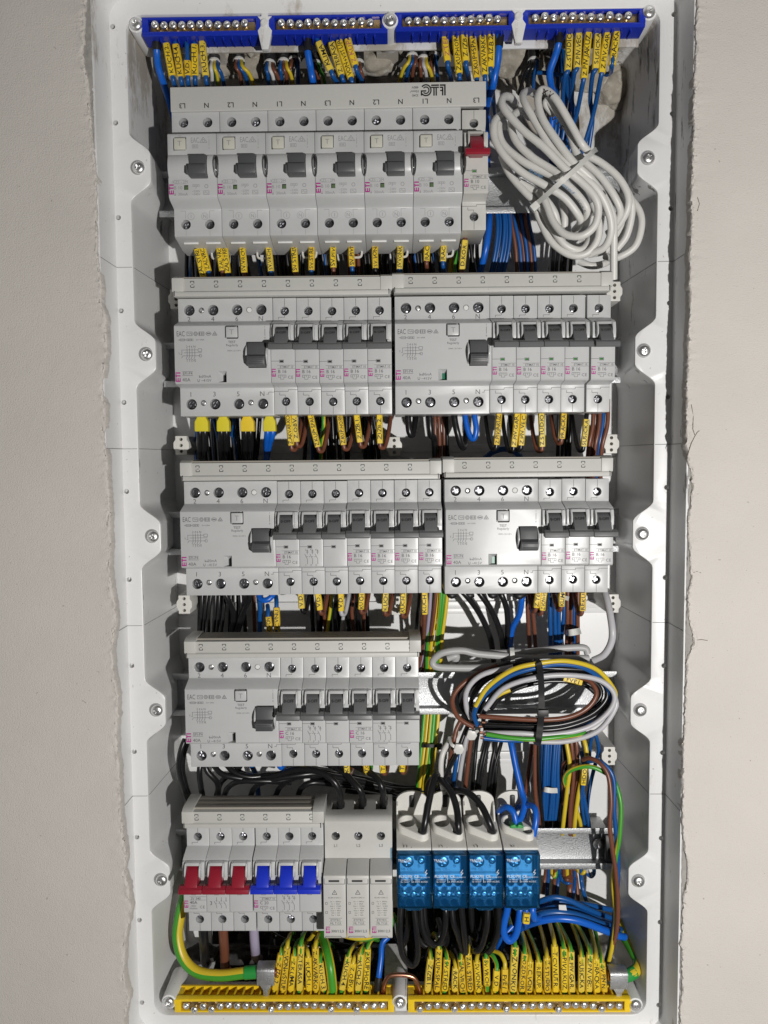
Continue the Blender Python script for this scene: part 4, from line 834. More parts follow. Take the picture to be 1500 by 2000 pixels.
# ================================================================ blue-covered distribution blocks
def dist_meshes():
    W = 26.5
    cut = MB(); cut.cyl((8.8, 29, 8), (0, 0, 1), 6.4, 6.4, 40, 24); cut.cyl((20.2, 39, 8), (0, 0, 1), 3.9, 3.9, 40, 20)
    mb = MB(); mb.prism_x([(-3, 30), (3, 36), (50, 27.6), (51.5, 26.8), (51.5, 25), (38, 24), (38, -16), (20, -22), (-3, -22)], 0.1, W)
    PM['d_body'] = mb.mesh('body', 'clip_white', bevel=0.6, cut=cut)
    # standing rim round both cable entries
    b = MB(); pts = []
    for a in range(10, 251, 15): pts.append((8.8+7.7*math.cos(R3(a)), 29-7.7*math.sin(R3(a))))
    for a in range(-112, 35, 14): pts.append((20.0+5.1*math.cos(R3(a)), 39.2-5.1*math.sin(R3(a))))
    n = len(pts)
    b.add([(u, v, 29+(29-v)*0.2) for u, v in pts]+[(u, v, 37.6+(29-v)*0.26) for u, v in pts], [tuple(range(n))[::-1], tuple(range(n, 2*n))]+[(i, (i+1) % n, n+(i+1) % n, n+i) for i in range(n)])
    c2 = MB(); c2.cyl((8.8, 29, 20), (0, 0, 1), 6.4, 6.4, 40, 28); c2.cyl((20.0, 39.2, 20), (0, 0, 1), 3.9, 3.9, 40, 20)
    PM['d_rim'] = b.mesh('entry_rim', 'clip_white', bevel=0.4, cut=c2)
    # arched rear wall and thin side cheeks
    r_ = MB(); r_.prism_d([(0.2, 30)]+[(12.8-12.6*math.cos(math.pi*i/12), 46+8*math.sin(math.pi*i/12)) for i in range(13)]+[(25.4, 30)], 8, 11)
    PM['d_rear'] = r_.mesh('rear_wall', 'clip_white', bevel=0.5)
    k_ = MB()
    k_.prism_x([(10.9, 30.5), (10.9, 46), (15, 44), (19, 36), (21, 30.5)], 0.2, 1.6); PM['d_cheek'] = k_.mesh('cheek', 'clip_white', bevel=0.3)
    h = MB(); h.box(10.6, 14.8, 9.5, 12.6, 41.0, 51.0); PM['d_tab'] = h.mesh('lock_tab', 'rubber_black', bevel=1.4)
    mb = MB(); mb.box(2.5, 23, 38.1, 44, -14.5, 23.5); mb.prism_x([(44.05, 5), (48, 5), (48, -3), (44.05, -3)], 2.5, 23); PM['d_core'] = mb.mesh('metal_core', mat('core_metal', (0.90, 0.91, 0.92), 0.4, 0.15, var=0.2, nscale=150), bevel=0.5)
    # thin transparent cover
    c = MB(); c.box(1.3, W-1.3, 30, 57.9, -15.0, 24.4)
    mb = MB(); mb.box(0.2, W-0.1, 38.2, 59, -16.2, 25.5); PM['d_cover'] = mb.mesh('cover', 'blue_clear', bevel=0.7, cut=c)
    s = MB(); s.cyl((0, 44, 0), (0, 1, 0), 3.0, 3.0, 7, 16); PM['d_s'] = screw_mesh('screw', 2.9, 2.0, 'zinc', L=8); PM['d_big'] = screw_mesh('screw', 4.6, 1.6, 'zinc', slot=0.6, L=8)
    hl = MB(); hl.lathe([(3.0, -6), (3.0, 0.6), (2.5, 0.6), (2.5, -2.5)], n=18); PM['d_hole'] = hl.mesh('wire_entry', 'zinc'); hb = MB(); hb.lathe([(2.45, -3), (2.45, -1.6)], n=18); PM['d_dark'] = hb.mesh('bore_shade', 'black_hole')  # black disc paints the dark inside of each wire entry
    rb = MB(); rb.box(0.3, W-0.2, 59.0, 59.5, 1.0, 1.8); PM['d_rib'] = rb.mesh('cover_rib', 'blue_clear')
    V, F = text_geo([('TRACON', 6.0, 17.4, 1.6, 0, 'c', 0.006), ('FLSO70', 6.3, 4.9, 2.0, 0, 'c', 0.006), ('CE', 14.8, 4.9, 2.0, 0, 'c', 0.008), ('IEC/EN 60947-7-1', 20.6, 4.2, 0.8, 0), ('1x 70mm²', 6.3, 2.4, 1.1, 0), ('6x 16mm²', 6.3, 0.8, 1.1, 0), ('160A', 15.4, 2.4, 1.1, 0), ('Ui: 690V AC/DC', 17.4, 0.8, 1.2, 0)])
    poly(V, F, [(22.8, 10.0), (21.2, 7.6), (23.0, 7.6), (21.4, 5.6)], 0.4); line(V, F, 11.4, 0.2, 11.4, 6.2, 0.3); line(V, F, 3, 16.2, 9.4, 16.2, 0.25)
    PM['d_let'] = flat_mesh('lettering', V, F, 'print_white')
    f = MB(); f.prism_d([(5, -16.3), (8, -18.6), (17.6, -18.6), (20.6, -16.3)], 50, 57.5); PM['d_foot'] = f.mesh('cover_latch', 'blue_clear', bevel=0.3)
dist_meshes()
for i in range(4):
    x = 150.6+26.9*i+(0.6 if i == 3 else 0)
    rt = empty('distribution_block', x, 0, ROWZ[4]); tag(rt, ['white terminal block with clear blue cover, handwritten L1', 'white terminal block with clear blue cover, handwritten L2', 'white terminal block with clear blue cover, handwritten L3', 'white terminal block with clear blue cover, handwritten N, fed by blue cables'][i], 'terminal block', 'blue-covered distribution blocks')
    inst('body', PM['d_body'], rt); inst('entry_rim', PM['d_rim'], rt); inst('rear_wall', PM['d_rear'], rt); inst('cheek', PM['d_cheek'], rt); inst('cheek', PM['d_cheek'], rt, 23.8); inst('lock_tab', PM['d_tab'], rt); inst('metal_core', PM['d_core'], rt); cv = inst('cover', PM['d_cover'], rt); inst('cover_latch', PM['d_foot'], rt)
    for k in range(3): en = inst('wire_entry', PM['d_hole'], rt, 5.4+7.2*k, 51.5, 0.2); inst('bore_shade', PM['d_dark'], en); inst('screw', PM['d_s'], rt, 5.4+7.2*k, 51.5, -8.6, (0, random.uniform(0, 3), 0))
    inst('screw', PM['d_big'], rt, 8.4, 50.5, 16.2, (0, .3, 0)); inst('screw', PM['d_s'], rt, 18.6, 51.0, 17.4, (0, random.uniform(0, 3), 0))
    inst('lettering', PM['d_let'], cv, 0, 59.08, 4.0); inst('cover_rib', PM['d_rib'], cv)
    V, F = text_geo([(['L1', 'L2', 'L3', 'N'][i]+'  -', 8.5, 0, 2.6, 0, 'c', 0.004)], hand=True); t = inst('lettering', flat_mesh('lettering', V, F, 'ink'), rt, 0, 50.4, 27.55, (R3(-42), 0, 0))
# ================================================================ wires
WM = {'black': 'w_black', 'blue': 'w_blue', 'bluet': 'w_blue_thick', 'brown': 'w_brown', 'grey': 'w_grey', 'violet': 'w_violet', 'white': 'w_white', 'greycable': 'w_greycable', 'yg': ['w_yellow', 'w_green'], 'yellow': 'w_yellow', 'green': 'w_green', 'gy': ['w_green', 'w_yellow']}
CN = {'bluet': 'thick blue', 'yg': 'yellow-green', 'gy': 'yellow-green', 'greycable': 'grey'}
def P3(p):
    return p[1:] if p[0] == 'w' else at(*p)
def tube_mesh(name, strokes, col, n=8, per=7, off=None):
    """strokes: list of (radius, world points in mm); origin at the first point"""
    mb = MB(); o = strokes[0][1][0]
    for r, pts in strokes:
        q = [(a-o[0], b-o[1], c-o[2]) for a, b, c in pts]
        if col in ('yg', 'gy'): mb.tube(q, r, 10 if off is None else 20, 0, green={0, 1, 2, 3} if off is None else {0, 1, 2, 3, 4}, twist=(0.07 if col == 'gy' else random.uniform(-.03, .05)) if off is None else 0, off=random.uniform(0, 6.28) if off is None else off)
        else: mb.tube(q, r, n)
    return mb.mesh(name, WM.get(col, col), smooth=50), o
def wire(col, r, pts, label, group=None, name='wire', cat='wire', per=7, n=8, off=None):
    w3 = spline([P3(p) for p in pts], per); me, o = tube_mesh(name, [(r, w3)], col, n, off=off)
    ob = inst(name, me, None, *o); tag(ob, label, cat, group); return ob
SL = {}
def sleeve(parent, a, b, text, up=True, wd=5.5, th=4.3, hand=True, ink='ink', m='sleeve_yellow'):
    """flattened plastic marker sleeve pushed over the wire between a and b (mm), lettered along its front"""
    A, B = Vector(a), Vector(b); L = (B-A).length; t = (B-A).normalized()
    v = Vector((CAM[0], CAM[2], CAM[1]))-(A+B)/2; nrm = (Vector((0, 1, 0))*0.6+v.normalized()*0.4); nrm = (nrm-t*nrm.dot(t)).normalized(); sd = t.cross(nrm)
    sd = sd if sd.x > 0 else -sd
    o = parent.location/S; org = Vector((o.x, -o.y, o.z)); h = wd/2; k = th/2
    sec = [(-h, -k*0.5), (-h, k*0.45), (-h*0.72, k), (h*0.72, k), (h, k*0.45), (h, -k*0.5), (h*0.6, -k), (-h*0.6, -k)]
    vs = []; n = len(sec); st = [0, 0.03, 0.5, 0.97, 1]; sc = [0.93, 1, random.uniform(0.96, 1.03), 1, 0.93]; bow = random.uniform(-0.4, 0.4)
    for f, s_ in zip(st, sc):
        c = A+t*(L*f)+sd*(bow*math.sin(math.pi*f))
        for u, w_ in sec: vs.append(tuple(c+sd*(u*s_)+nrm*(w_*s_)-org))
    fs = [tuple(range(n))[::-1], tuple(range((len(st)-1)*n, len(st)*n))]
    for q in range(len(st)-1): fs += [(q*n+i, q*n+(i+1) % n, (q+1)*n+(i+1) % n, (q+1)*n+i) for i in range(n)]
    mb = MB(); mb.add(vs, fs); m = random.choice(('sleeve_yellow', 'sleeve_yellow', 'sleeve_pale', 'sleeve_worn')); s = inst('marker_sleeve', mb.mesh('marker_sleeve', m, bevel=0, smooth=30), parent)
    if text:
        V, F = text_geo([(text, 0, 0, wd*0.58, 0, 'c', 0.012)], hand=hand)
        if V:
            xs = [p[0] for p in V]; W_ = max(xs)-min(xs); kx = min(1.25, L*0.93/W_); mid = (max(xs)+min(xs))/2
            ax = -t if up else t           # reading direction
            ay = ax.cross(nrm)
            me = bpy.data.meshes.new('lettering'); pts = []
            for x, z in V:
                q = (A+B)/2+ax*((x-mid)*kx)+ay*z+nrm*(k+0.12)-org; pts.append((q.x*S, -q.y*S, q.z*S))
            me.from_pydata(pts, [], F); finish(me, ink, 0); inst('lettering', me, s)
    return s
# ---- tagged wires: marker end points are given where they stand in the frame, d in mm
ORDW = ['first', 'second', 'third', 'fourth', 'fifth', 'sixth', 'seventh', 'eighth', 'ninth', 'tenth', 'eleventh', 'twelfth', 'thirteenth', 'fourteenth', 'fifteenth', 'sixteenth', 'seventeenth', 'eighteenth', 'nineteenth', 'twentieth', 'twenty-first']
def tagged(col, r, m, text, d, up, where, head, tail, extra='', wd=5.3, ink='ink'):
    x0, y0, x1, y1 = m
    pts = [*head, (x0, y0, d), ((2*x0+x1)/3, (2*y0+y1)/3, d), ((x0+2*x1)/3, (y0+2*y1)/3, d), (x1, y1, d), *tail]
    name = CN.get(col, col)
    lab = f'{name} wire in yellow sleeve {text}, {where}{extra}'
    w_ = wire(col, r, pts, lab, None, 'tagged_wire', 'wire'); sleeve(w_, P3((x0, y0, d)), P3((x1, y1, d)), text, up, wd, ink=ink); return w_
T1 = [(324.5, 86, 337, 149, 'KUCH.2.'), (343, 88, 353, 151, 'KUCH.4.'), (366, 120, 367, 149, 'V.D.'), (380, 88, 381, 149, 'KUCH.1.'), (395, 82, 402, 149, 'KUCH.3.'),
      (622, 83, 646, 138, 'KLIMA'), (647, 84, 667, 147, 'Z.TERASA'), (662, 80, 685, 152, 'VON+VSTUP'), (679, 77, 694, 128, 'Z.KUP.'),
      (868, 67, 874, 120, 'Z.TEL'), (889, 67, 897, 144, 'Z.KUP.HORE'), (906, 62, 910, 120, 'Z.IZB.1'), (922, 67, 931, 153, 'Z.KUP+SPAL.'), (942, 67, 947, 147, 'Z.AKVARKO'), (959, 62, 958, 132, 'Z.IZB.2.'),
      (1112, 65, 1109, 138, 'Z.STUDIO'), (1130, 66, 1127, 133, 'Z.PIV.VEC.'), (1149, 65, 1140, 154, 'Z.PIV.JAKUZ.'), (1168, 60, 1163, 135, 'SUSICKA'), (1187, 60, 1175, 143, 'Z.PIV.GAR.'), (1205, 59, 1195, 128, 'PRACKA')]
for i, (x0, y0, x1, y1, t) in enumerate(T1):
    dx = (x1-x0)/max(1, y1-y0); d = 31+(i % 3)*1.2
    hy = 72 if i < 5 else (66 if i < 9 else (58 if i < 15 else 52))
    hx = x0-dx*(y0-hy)
    if i < 15: tail = [(x1+dx*14, y1+14, d-3), (x1+dx*34+4, y1+38, d-22), (x1+8, y1+90, -22)]
    elif i == 20: tail = [(x1-3, y1+14, 16), (x1-14, y1+16, 8), (x1-18, y1-4, -10)]
    elif i in (17, 19): tail = [(x1-4, y1+20, d-6), (x1-14, y1+70, 6), (x1-25, 255, -4), (x1-50, 330, -20)]
    else: tail = [(x1-6, y1+14, d-4), (x1-10, y1+60, 4), (x1-6, 240, -8), (x1-20, 330, -22)]
    tagged('blue', 1.75, (x0, y0, x1, y1), t, d, True, 'under the blue neutral bar', [(hx, hy, 32)], tail, extra=f', {ORDW[i]} from left', ink='faded_ink' if t in ('Z.TEL', 'Z.KUP.') else 'ink')
B1 = [(382, 476, 398, 543, 'ZAL.STRED', 'brown', ', left of the pair'), (394, 478, 407, 530, 'ZAL.VRCH', 'blue', ', left of the pair'), (427, 476, 434, 529, 'ZAL.VRCH', 'brown', ', right of the pair'), (438, 478, 445, 534, 'ZAL.STRED', 'blue', ', right of the pair'), (473, 485, 477, 533, 'SV.VRCH', 'brown', ''), (524, 484, 529, 530, 'SV.VRCH.', 'blue', ''),
      (573, 477, 577, 532, 'SV.STRED', 'brown', ''), (608, 474, 608, 528, 'SV.STRED', 'blue', ''), (650, 472, 651, 523, 'SV.PIVN.', 'brown', ''), (686, 473, 687.5, 521, 'SV.PIVN.', 'blue', ''), (732, 473, 733, 524, 'SV.VONK.', 'black', ''), (781, 480, 780, 526, 'SV.VONK.', 'blue', ''),
      (835, 471, 833, 510, 'RACK', 'brown', ''), (866.5, 470, 865, 511, 'RACK', 'blue', ''), (908, 470, 902, 528, 'D.KOR.', 'brown', '')]
for x0, y0, x1, y1, t, c, ex in B1:
    dx = (x1-x0)/(y1-y0); d = 24
    tagged(c, 1.7, (x0, y0, x1, y1), t, d, True, 'below the top row', [(x0-dx*16, y0-18, 20)], [(x1+dx*12+1, y1+12, d-3), (x1+dx*30+4, y1+34, d-22), (x1+10, y1+90, -20)], ex, 4.9)
B2 = [(562, 810, 568.5, 870, 'Z.AKVARKO', 'brown'), (574.5, 810, 579, 863, 'Z.OBV.', 'brown'), (606, 810, 621, 873, 'Z.KUP+SPAL.', 'brown'), (663, 810, 671, 869, 'Z.KUP.HORE', 'brown'), (696, 810, 703, 864, 'Z.IZB.1.', 'brown'), (741, 810, 742, 866, 'Z.IZB.2.', 'brown'),
      (974.6, 808, 969.5, 869, 'Z.PIV.JAKUZ.', 'black'), (1010, 808, 1003, 873, 'Z.PIV.GAR.', 'black'), (1022.6, 809, 1017.5, 870, 'Z.PIV.VEC.', 'black'), (1057, 808, 1058.6, 872.6, 'Z.STUDIO', 'brown'), (1101, 808, 1097, 857, 'PRACKA', 'brown'), (1145, 819, 1139.6, 872, 'SUSICKA', 'black')]
for i, (x0, y0, x1, y1, t, c) in enumerate(B2):
    dx = (x1-x0)/(y1-y0); d = 25; s = 1 if i < 6 else -1
    tl = [(x1+dx*6+2*s, y1+8, d-1), (x1+s*10, y1+5, d-5), (x1+s*17, y1-22, d-12), (x1+s*22, y1-60, 0)]
    tagged(c, 1.75, (x0, y0, x1, y1), t, d, True, 'below the second row', [(x0-dx*14, y0-16, 22)], tl, f', {ORDW[i]} from left', 4.9)
B3 = [(586.7, 1156, 589.6, 1187.7, 'V.D.', 'black', ', leftmost of three'), (619.7, 1156, 624.5, 1191, 'V.D.', 'brown', ', middle of three'), (665.5, 1158, 666, 1193, 'V.D.', 'grey', ', rightmost of three'), (706.6, 1155, 705, 1189.5, 'KUCH.', 'brown', ', leftmost'), (753.5, 1155, 751.7, 1193, 'KUCH.', 'brown', ', second'), (787.6, 1155, 785.8, 1197, 'KUCH.3', 'brown', ''), (828.7, 1155, 829.4, 1199.4, 'KUCH.', 'brown', ', rightmost'),
      (523.6, 1204, 527, 1240, 'T.C.VON', 'blue', ''), (540, 1186, 541, 1240, 'T.C.VNU', 'blue', ''), (1051.5, 1150, 1047, 1186.5, 'Z.TER', 'brown', ''), (1063.5, 1150, 1059, 1191.6, 'Z.VON+VST', 'brown', ''), (1098.6, 1150, 1096.5, 1184, 'KLIMA', 'brown', ''), (1139, 1150, 1137, 1192.5, 'REKUP', 'brown', '')]
for i, (x0, y0, x1, y1, t, c, ex) in enumerate(B3):
    dx = (x1-x0)/(y1-y0); d = 26; s = 1 if i < 7 else -1
    if i in (7, 8): hd = [(x0-1, y0-22, 2), (x0, y0-12, 8)]; d = 10; tl = [(x1+2, y1+30, 0), (x1+4, y1+80, -16)]
    elif i == 6: hd = [(x0, y0-16, 22)]; tl = [(x1-1, y1+20, 20), (x1-4, y1+60, -6), (x1-20, y1+140, -20)]
    else: hd = [(x0-dx*14, y0-16, 22)]; tl = [(x1+dx*6+2*s, y1+7, d-1), (x1+s*8, y1+4, d-6), (x1+s*14, y1-24, d-14), (x1+s*17, y1-50, 0)]
    tagged(c, 1.75, (x0, y0, x1, y1), t, d, True, 'below the third row', hd, tl, ex, 4.9)
B4 = [(674, 1478, 678, 1509, 'KUN', 'brown'), (715, 1478, 716, 1507, 'T.C.V', 'yg'), (746, 1478, 748, 1508, 'T.C.', 'brown'), (787, 1478, 785, 1506, 'T.Č.', 'brown'), (590, 1474, 592, 1500, 'Z', 'brown')]
for x0, y0, x1, y1, t, c in B4:
    tagged(c, 1.75, (x0, y0, x1, y1), t, 26, True, 'peeping out below the fourth row', [(x0, y0-14, 20)], [(x1+3, y1+3, 24), (x1+8, y1-3, 12), (x1+10, y1-30, 0)], '', 4.9)
# earth wires standing in the yellow bars, lettered top to bottom
B5 = [(549, 1863, 537, 1931, 'Z.IZB.2'), (561, 1850, 553, 1932, 'Z.VON+VSTUP'), (575, 1865, 568, 1932, 'Z.KLIMA'), (588, 1846, 585, 1932, 'Z.TERASA'), (602, 1868, 604, 1932, 'KUCH.1.'), (616, 1850, 617, 1932, 'Z.AKVARKO'), (625, 1879, 632, 1932, 'KUCH.3.'), (681, 1867, 668, 1931, 'KUCH.4.'), (690, 1880, 684, 1933, 'Z.OBV.'), (705, 1862, 699, 1932, 'KUCH.2.'), (718, 1852, 715, 1932, 'Z.KUP.HORE'),
      (841, 1871, 835, 1933, 'Z.IZB.1.'), (857, 1852, 853, 1933, 'Z.KUP+SPAL.'), (873, 1872, 868, 1933, 'SV.STRED'), (890, 1889, 888, 1933, 'RACK'), (900, 1872, 904, 1935, 'ZAL-VRCH'), (914, 1863, 918, 1933, 'ZAL STRED'), (931, 1877, 934, 1934, 'SV.VONK.'), (949, 1870, 951, 1923, 'SV.VRCH'), (970, 1894, 967, 1933, 'V.D.'), (986, 1891, 985, 1937, 'FVE1'), (1006, 1848, 1002, 1934, 'M.Z.VONKU'),
      (1025, 1861, 1019, 1934, 'ROZD.KOR.'), (1035, 1876, 1033, 1935, 'T.C.VON'), (1052, 1877, 1052, 1935, 'REKUP.'), (1068, 1869, 1069, 1935, 'Z.STUDIO'), (1083, 1846, 1085, 1935, 'T.C.VNUTR.'), (1101, 1851, 1102, 1935, 'Z.PIV.JAKUZ.'), (1115, 1857, 1117, 1935, 'Z.PIV.GAR.'), (1136, 1867, 1135, 1934, 'SUSICKA'), (1152, 1862, 1150, 1934, 'Z.PIV.VEC.'), (1164, 1871, 1166, 1935, 'PRACKA'), (1175, 1878, 1180, 1935, 'SV.PIVN.')]
for i, (x0, y0, x1, y1, t) in enumerate(B5):
    d = 30+(i % 2)*1.2; lean = -10+random.uniform(-6, 6) if x0 > 1000 else (random.choice((-1, 1))*random.uniform(4, 14))
    if i in (7, 8, 9, 10): lean = random.uniform(14, 24)
    top = [(x0+lean*2.6, y0-70, -28), (x0+lean*1.3, y0-42, -8), (x0+lean*0.4, y0-18, 20)] if x0 > 1000 else [(x0+lean*1.6, y0-26, -30), (x0+lean, y0-28, -8), (x0+lean*0.3, y0-16, 22)]
    if t in ('V.D.', 'FVE1'): top = [(x0-70, y0-20, -10), (x0-40, y0-34, 10), (x0-12, y0-30, 22), (x0-1, y0-14, 28)]
    tagged('yg', 1.75, (x0, y0, x1, y1), t, d, False, 'in the left yellow bar' if i < 11 else 'in the right yellow bar', top, [(x1-(x0-x1)*0.1, y1+8, d), (x1, y1+12, d)], f', {ORDW[i] if i < 11 else ORDW[i-11] if i < 32 else "last"} from left', 6.0 if t == 'M.Z.VONKU' else 5.4)
# ---- thick blue neutral leads with black ferrule boots, top bars
def boot(parent, pts, r0, r1, m, name='boot', n=12):
    o = parent.location/S; org = (o.x, -o.y, o.z); mb = MB(); w3 = [P3(p) for p in pts]
    mb.tube([tuple(np.array(q)-np.array(org)) for q in spline(w3, 4)], r0, n, r2=r1); return inst(name, mb.mesh(name, m, smooth=50), parent)
for k, (pts, bt, lab) in enumerate(((
    [(306, 78, 32), (306, 100, 31), (309, 130, 24), (320, 165, 14), (336, 215, -12), (345, 260, -30)], [(305, 74, 32), (305.5, 84, 32), (306.5, 98, 31)], 'thick blue lead with black boot at the left end of the blue bars'),
    ([(601, 72, 33), (601, 100, 33), (606, 130, 30), (611, 160, 26), (616, 200, -8), (620, 260, -26)], [(600, 72, 33), (601, 86, 33), (602, 101, 33)], 'thick blue lead with black boot beside the sleeve lettered KLIMA'),
    ([(975, 60, 33), (974, 94, 33), (971, 125, 30), (966, 150, 28), (962, 172, 22), (952, 205, 2), (950, 260, -20), (952, 330, -24), (955, 395, -18), (955, 440, 0), (948, 490, 4), (930, 560, -14)], [(978, 58, 33), (976, 76, 33), (974, 92, 33)], 'thick blue lead with black boot right of the logo busbar'),
    ([(1091, 56, 33), (1091, 84, 33), (1084, 110, 28), (1074, 140, 22), (1076, 165, 14), (1082, 200, -6), (1070, 300, -26)], [(1092, 55, 33), (1091.5, 72, 33), (1091, 86, 33)], 'thick blue lead with black boot above the white cable coil'))):
    w_ = wire('bluet', 2.6, pts, lab, 'thick blue leads from the neutral bars', 'thick_lead', 'wire', n=10); boot(w_, bt, 2.9, 3.2, 'rubber_black')
# ---- cut cable sheaths entering at the top, each with its cores
SH = [(419, 101, 124, ('white', 'yg', 'blue'), 6), (467, 101, 122, ('brown', 'blue', 'yg'), 14), (527, 100, 127, ('blue', 'white', 'brown'), 8), (554, 100, 124, ('blue', 'brown', 'yellow'), 6), (575, 98, 120, ('brown', 'black', 'blue'), -4), (617, 103, 128, ('blue', 'brown', 'yg'), 6),
      (805, 96, 113, ('yg', 'blue', 'brown'), -10), (827, 96, 118, ('brown', 'grey', 'yellow'), 6), (847, 97, 112, ('brown', 'blue'), 2), (700, 104, 126, ('black', 'brown'), 4), (1042, 96, 122, ('black', 'black', 'blue'), -10)]
for i, (x, ya, yb, cols, lean) in enumerate(SH):
    rt = empty('supply_cable', *[at(x, ya, -12)[j] for j in (0, 1, 2)]); org = rt.location/S; org = (org.x, -org.y, org.z)
    tag(rt, f'cut black-sheathed cable at the top opening, {["leftmost", "second from left", "third from left", "fourth from left", "fifth from left", "sixth, behind the sleeve lettered KLIMA", "eighth, with a bare yellow-green core", "ninth from left", "tenth from left", "seventh, behind the tilted sleeves", "rightmost, before the rubble"][i]}', 'cable', 'cut supply cables')
    def T(p): q = P3(p); return tuple(np.array(q)-np.array(org))
    mb = MB(); mb.tube(spline([T((x-lean*0.3, ya-24, -22)), T((x-lean*0.1, ya, -12)), T((x, yb, -6))], 5), 4.6, 12); inst('sheath', mb.mesh('sheath', 'sheath', smooth=50), rt)
    mb = MB(); mb.tube([T((x, yb-2.2, -6.4)), T((x, yb-1.4, -6.2)), T((x, yb-0.7, -6.1))], 4.78, 12); inst('sheath_lip', mb.mesh('sheath_lip', 'paper_white'), rt)
    for k, c in enumerate(cols):
        o_ = (k-(len(cols)-1)/2)*7.5; me, o3 = tube_mesh('core', [(1.5, spline([T((x+o_*0.6, yb-6, -6)), T((x+o_*0.9, yb+8, 0)), T((x+o_*1.3+lean*0.8, yb+24, -4)), T((x+o_*1.8+lean*1.5, yb+62, -22))], 6))], c)
        inst('core', me, rt, *o3)
# ---- bundles of plain wires
def bundle(specs, label, group):
    for k, (col, r, pts) in enumerate(specs):
        wire(col, r, pts, label.replace('{c}', CN.get(col, col))+(f', {ORDW[k]} from left' if len(specs) > 1 and len(label.split()) < 14 else ''), group)
def run(col, n, xs, ys, ds, r=1.55, spread=9.0, jit=1.5, end=None):
    """n neighbouring wires following the same course; xs at each of ys, fanned out by spread px"""
    out = []
    for k in range(n):
        o = (k-(n-1)/2)*spread; jj = [random.uniform(-jit, jit) for _ in ys]; dj = random.uniform(-2.5, 2.5)
        c = col[k % len(col)] if isinstance(col, (list, tuple)) else col
        out.append((c, r, [(x+o*(1 if end is None else 1+(end-1)*q/(len(ys)-1))+jj[q], y, d+dj) for q, (x, y, d) in enumerate(zip(xs, ys, ds))]))
    return out
bundle(run('black', 4, [388, 388, 392], [440, 505, 580], [-6, -4, -14]), 'black wire in the left bundle between first and second row', 'black wires left, first gap')
for x, n, c in ((470, 3, 'black'), (505, 2, ['blue', 'black']), (550, 3, 'black'), (632, 4, ['black', 'blue', 'black']), (705, 3, 'black'), (752, 3, 'black'), (806, 4, ['brown', 'blue', 'black', 'black']), (850, 3, 'black'), (925, 2, 'black')):
    bundle(run(c, n, [x, x+6, x+14], [450, 510, 590], [-8, -12, -20], jit=5), f'dark wire in the shaded first gap, bundle near the {"left end" if x < 500 else ("residual breaker toggles" if x < 700 else ("right leakage breakers" if x < 880 else "red toggle breaker"))}', f'shaded wires first gap {x}' if False else ('shaded wires first gap, ' + ("left" if x < 500 else ("middle" if x < 700 else ("right" if x < 880 else "end")))))
bundle(run('brown', 3, [688, 690, 694], [455, 490, 560], [2, 2, -14]), 'brown wire behind the sleeve lettered SV.PIVN.', 'brown wires behind SV.PIVN. sleeve')
bundle(run('yg', 2, [885, 887, 880], [455, 485, 560], [4, 2, -14], spread=8), 'yellow-green wire left of the sleeve lettered D.KOR.', 'yellow-green wires by D.KOR.')
bundle(run('blue', 5, [972, 984, 980, 962], [370, 430, 490, 570], [-16, -10, -12, -20], spread=6.5), 'thin blue wire in the bundle under the bare top rail', 'thin blue wires under the top rail')
bundle(run(['brown', 'blue', 'brown', 'blue', 'brown', 'blue'], 6, [1008, 1016, 1026, 1030], [370, 430, 490, 580], [-16, -10, -12, -20], spread=7), '{c} wire in the mixed bundle under the bare top rail', 'mixed wires under the top rail')
bundle(run('black', 5, [1100, 1096, 1094], [480, 520, 580], [-14, -14, -20]), 'black wire in the shade beneath the white cable coil', 'black wires under the white coil')
bundle(run('blue', 4, [1096, 1102, 1098, 1085], [96, 170, 240, 330], [-24, -14, -12, -26], spread=8), 'blue wire running down behind the white cable coil', 'blue wires behind the white coil')
bundle([('blue', 1.6, [(1020, 150, -26), (1050, 142, -14), (1090, 146, -12), (1120, 150, -20)])], 'short blue wire crossing the rubble above the coil', None)
# deep shaded wiring that fills the gaps between the rows
for lab, gr, ya, yb, xs in (('black wire deep in the first gap, behind the tagged wires', 'deep black wires, first gap', 440, 600, [(360, 470, 8), (520, 640, 9), (690, 930, 16)]), ('black wire deep in the second gap, behind the tagged wires', 'deep black wires, second gap', 790, 950, [(380, 520, 10), (590, 740, 10)]), ('black wire deep in the third gap, behind the left breakers', 'deep black wires, third gap', 1130, 1300, [(385, 500, 8), (600, 720, 10)])):
    for x0, x1, n in xs:
        for k in range(n):
            x = x0+(x1-x0)*(k+random.uniform(0.2, 0.8))/n; q = random.uniform(-16, 16)
            wire('black' if random.random() < 0.88 else random.choice(('blue', 'brown')), 1.7, [(x, ya, -20), (x+q*0.4, (ya+yb)/2, -26+random.uniform(-6, 8)), (x+q, yb, -30)], lab.replace('black wire', 'dark wire'), gr)
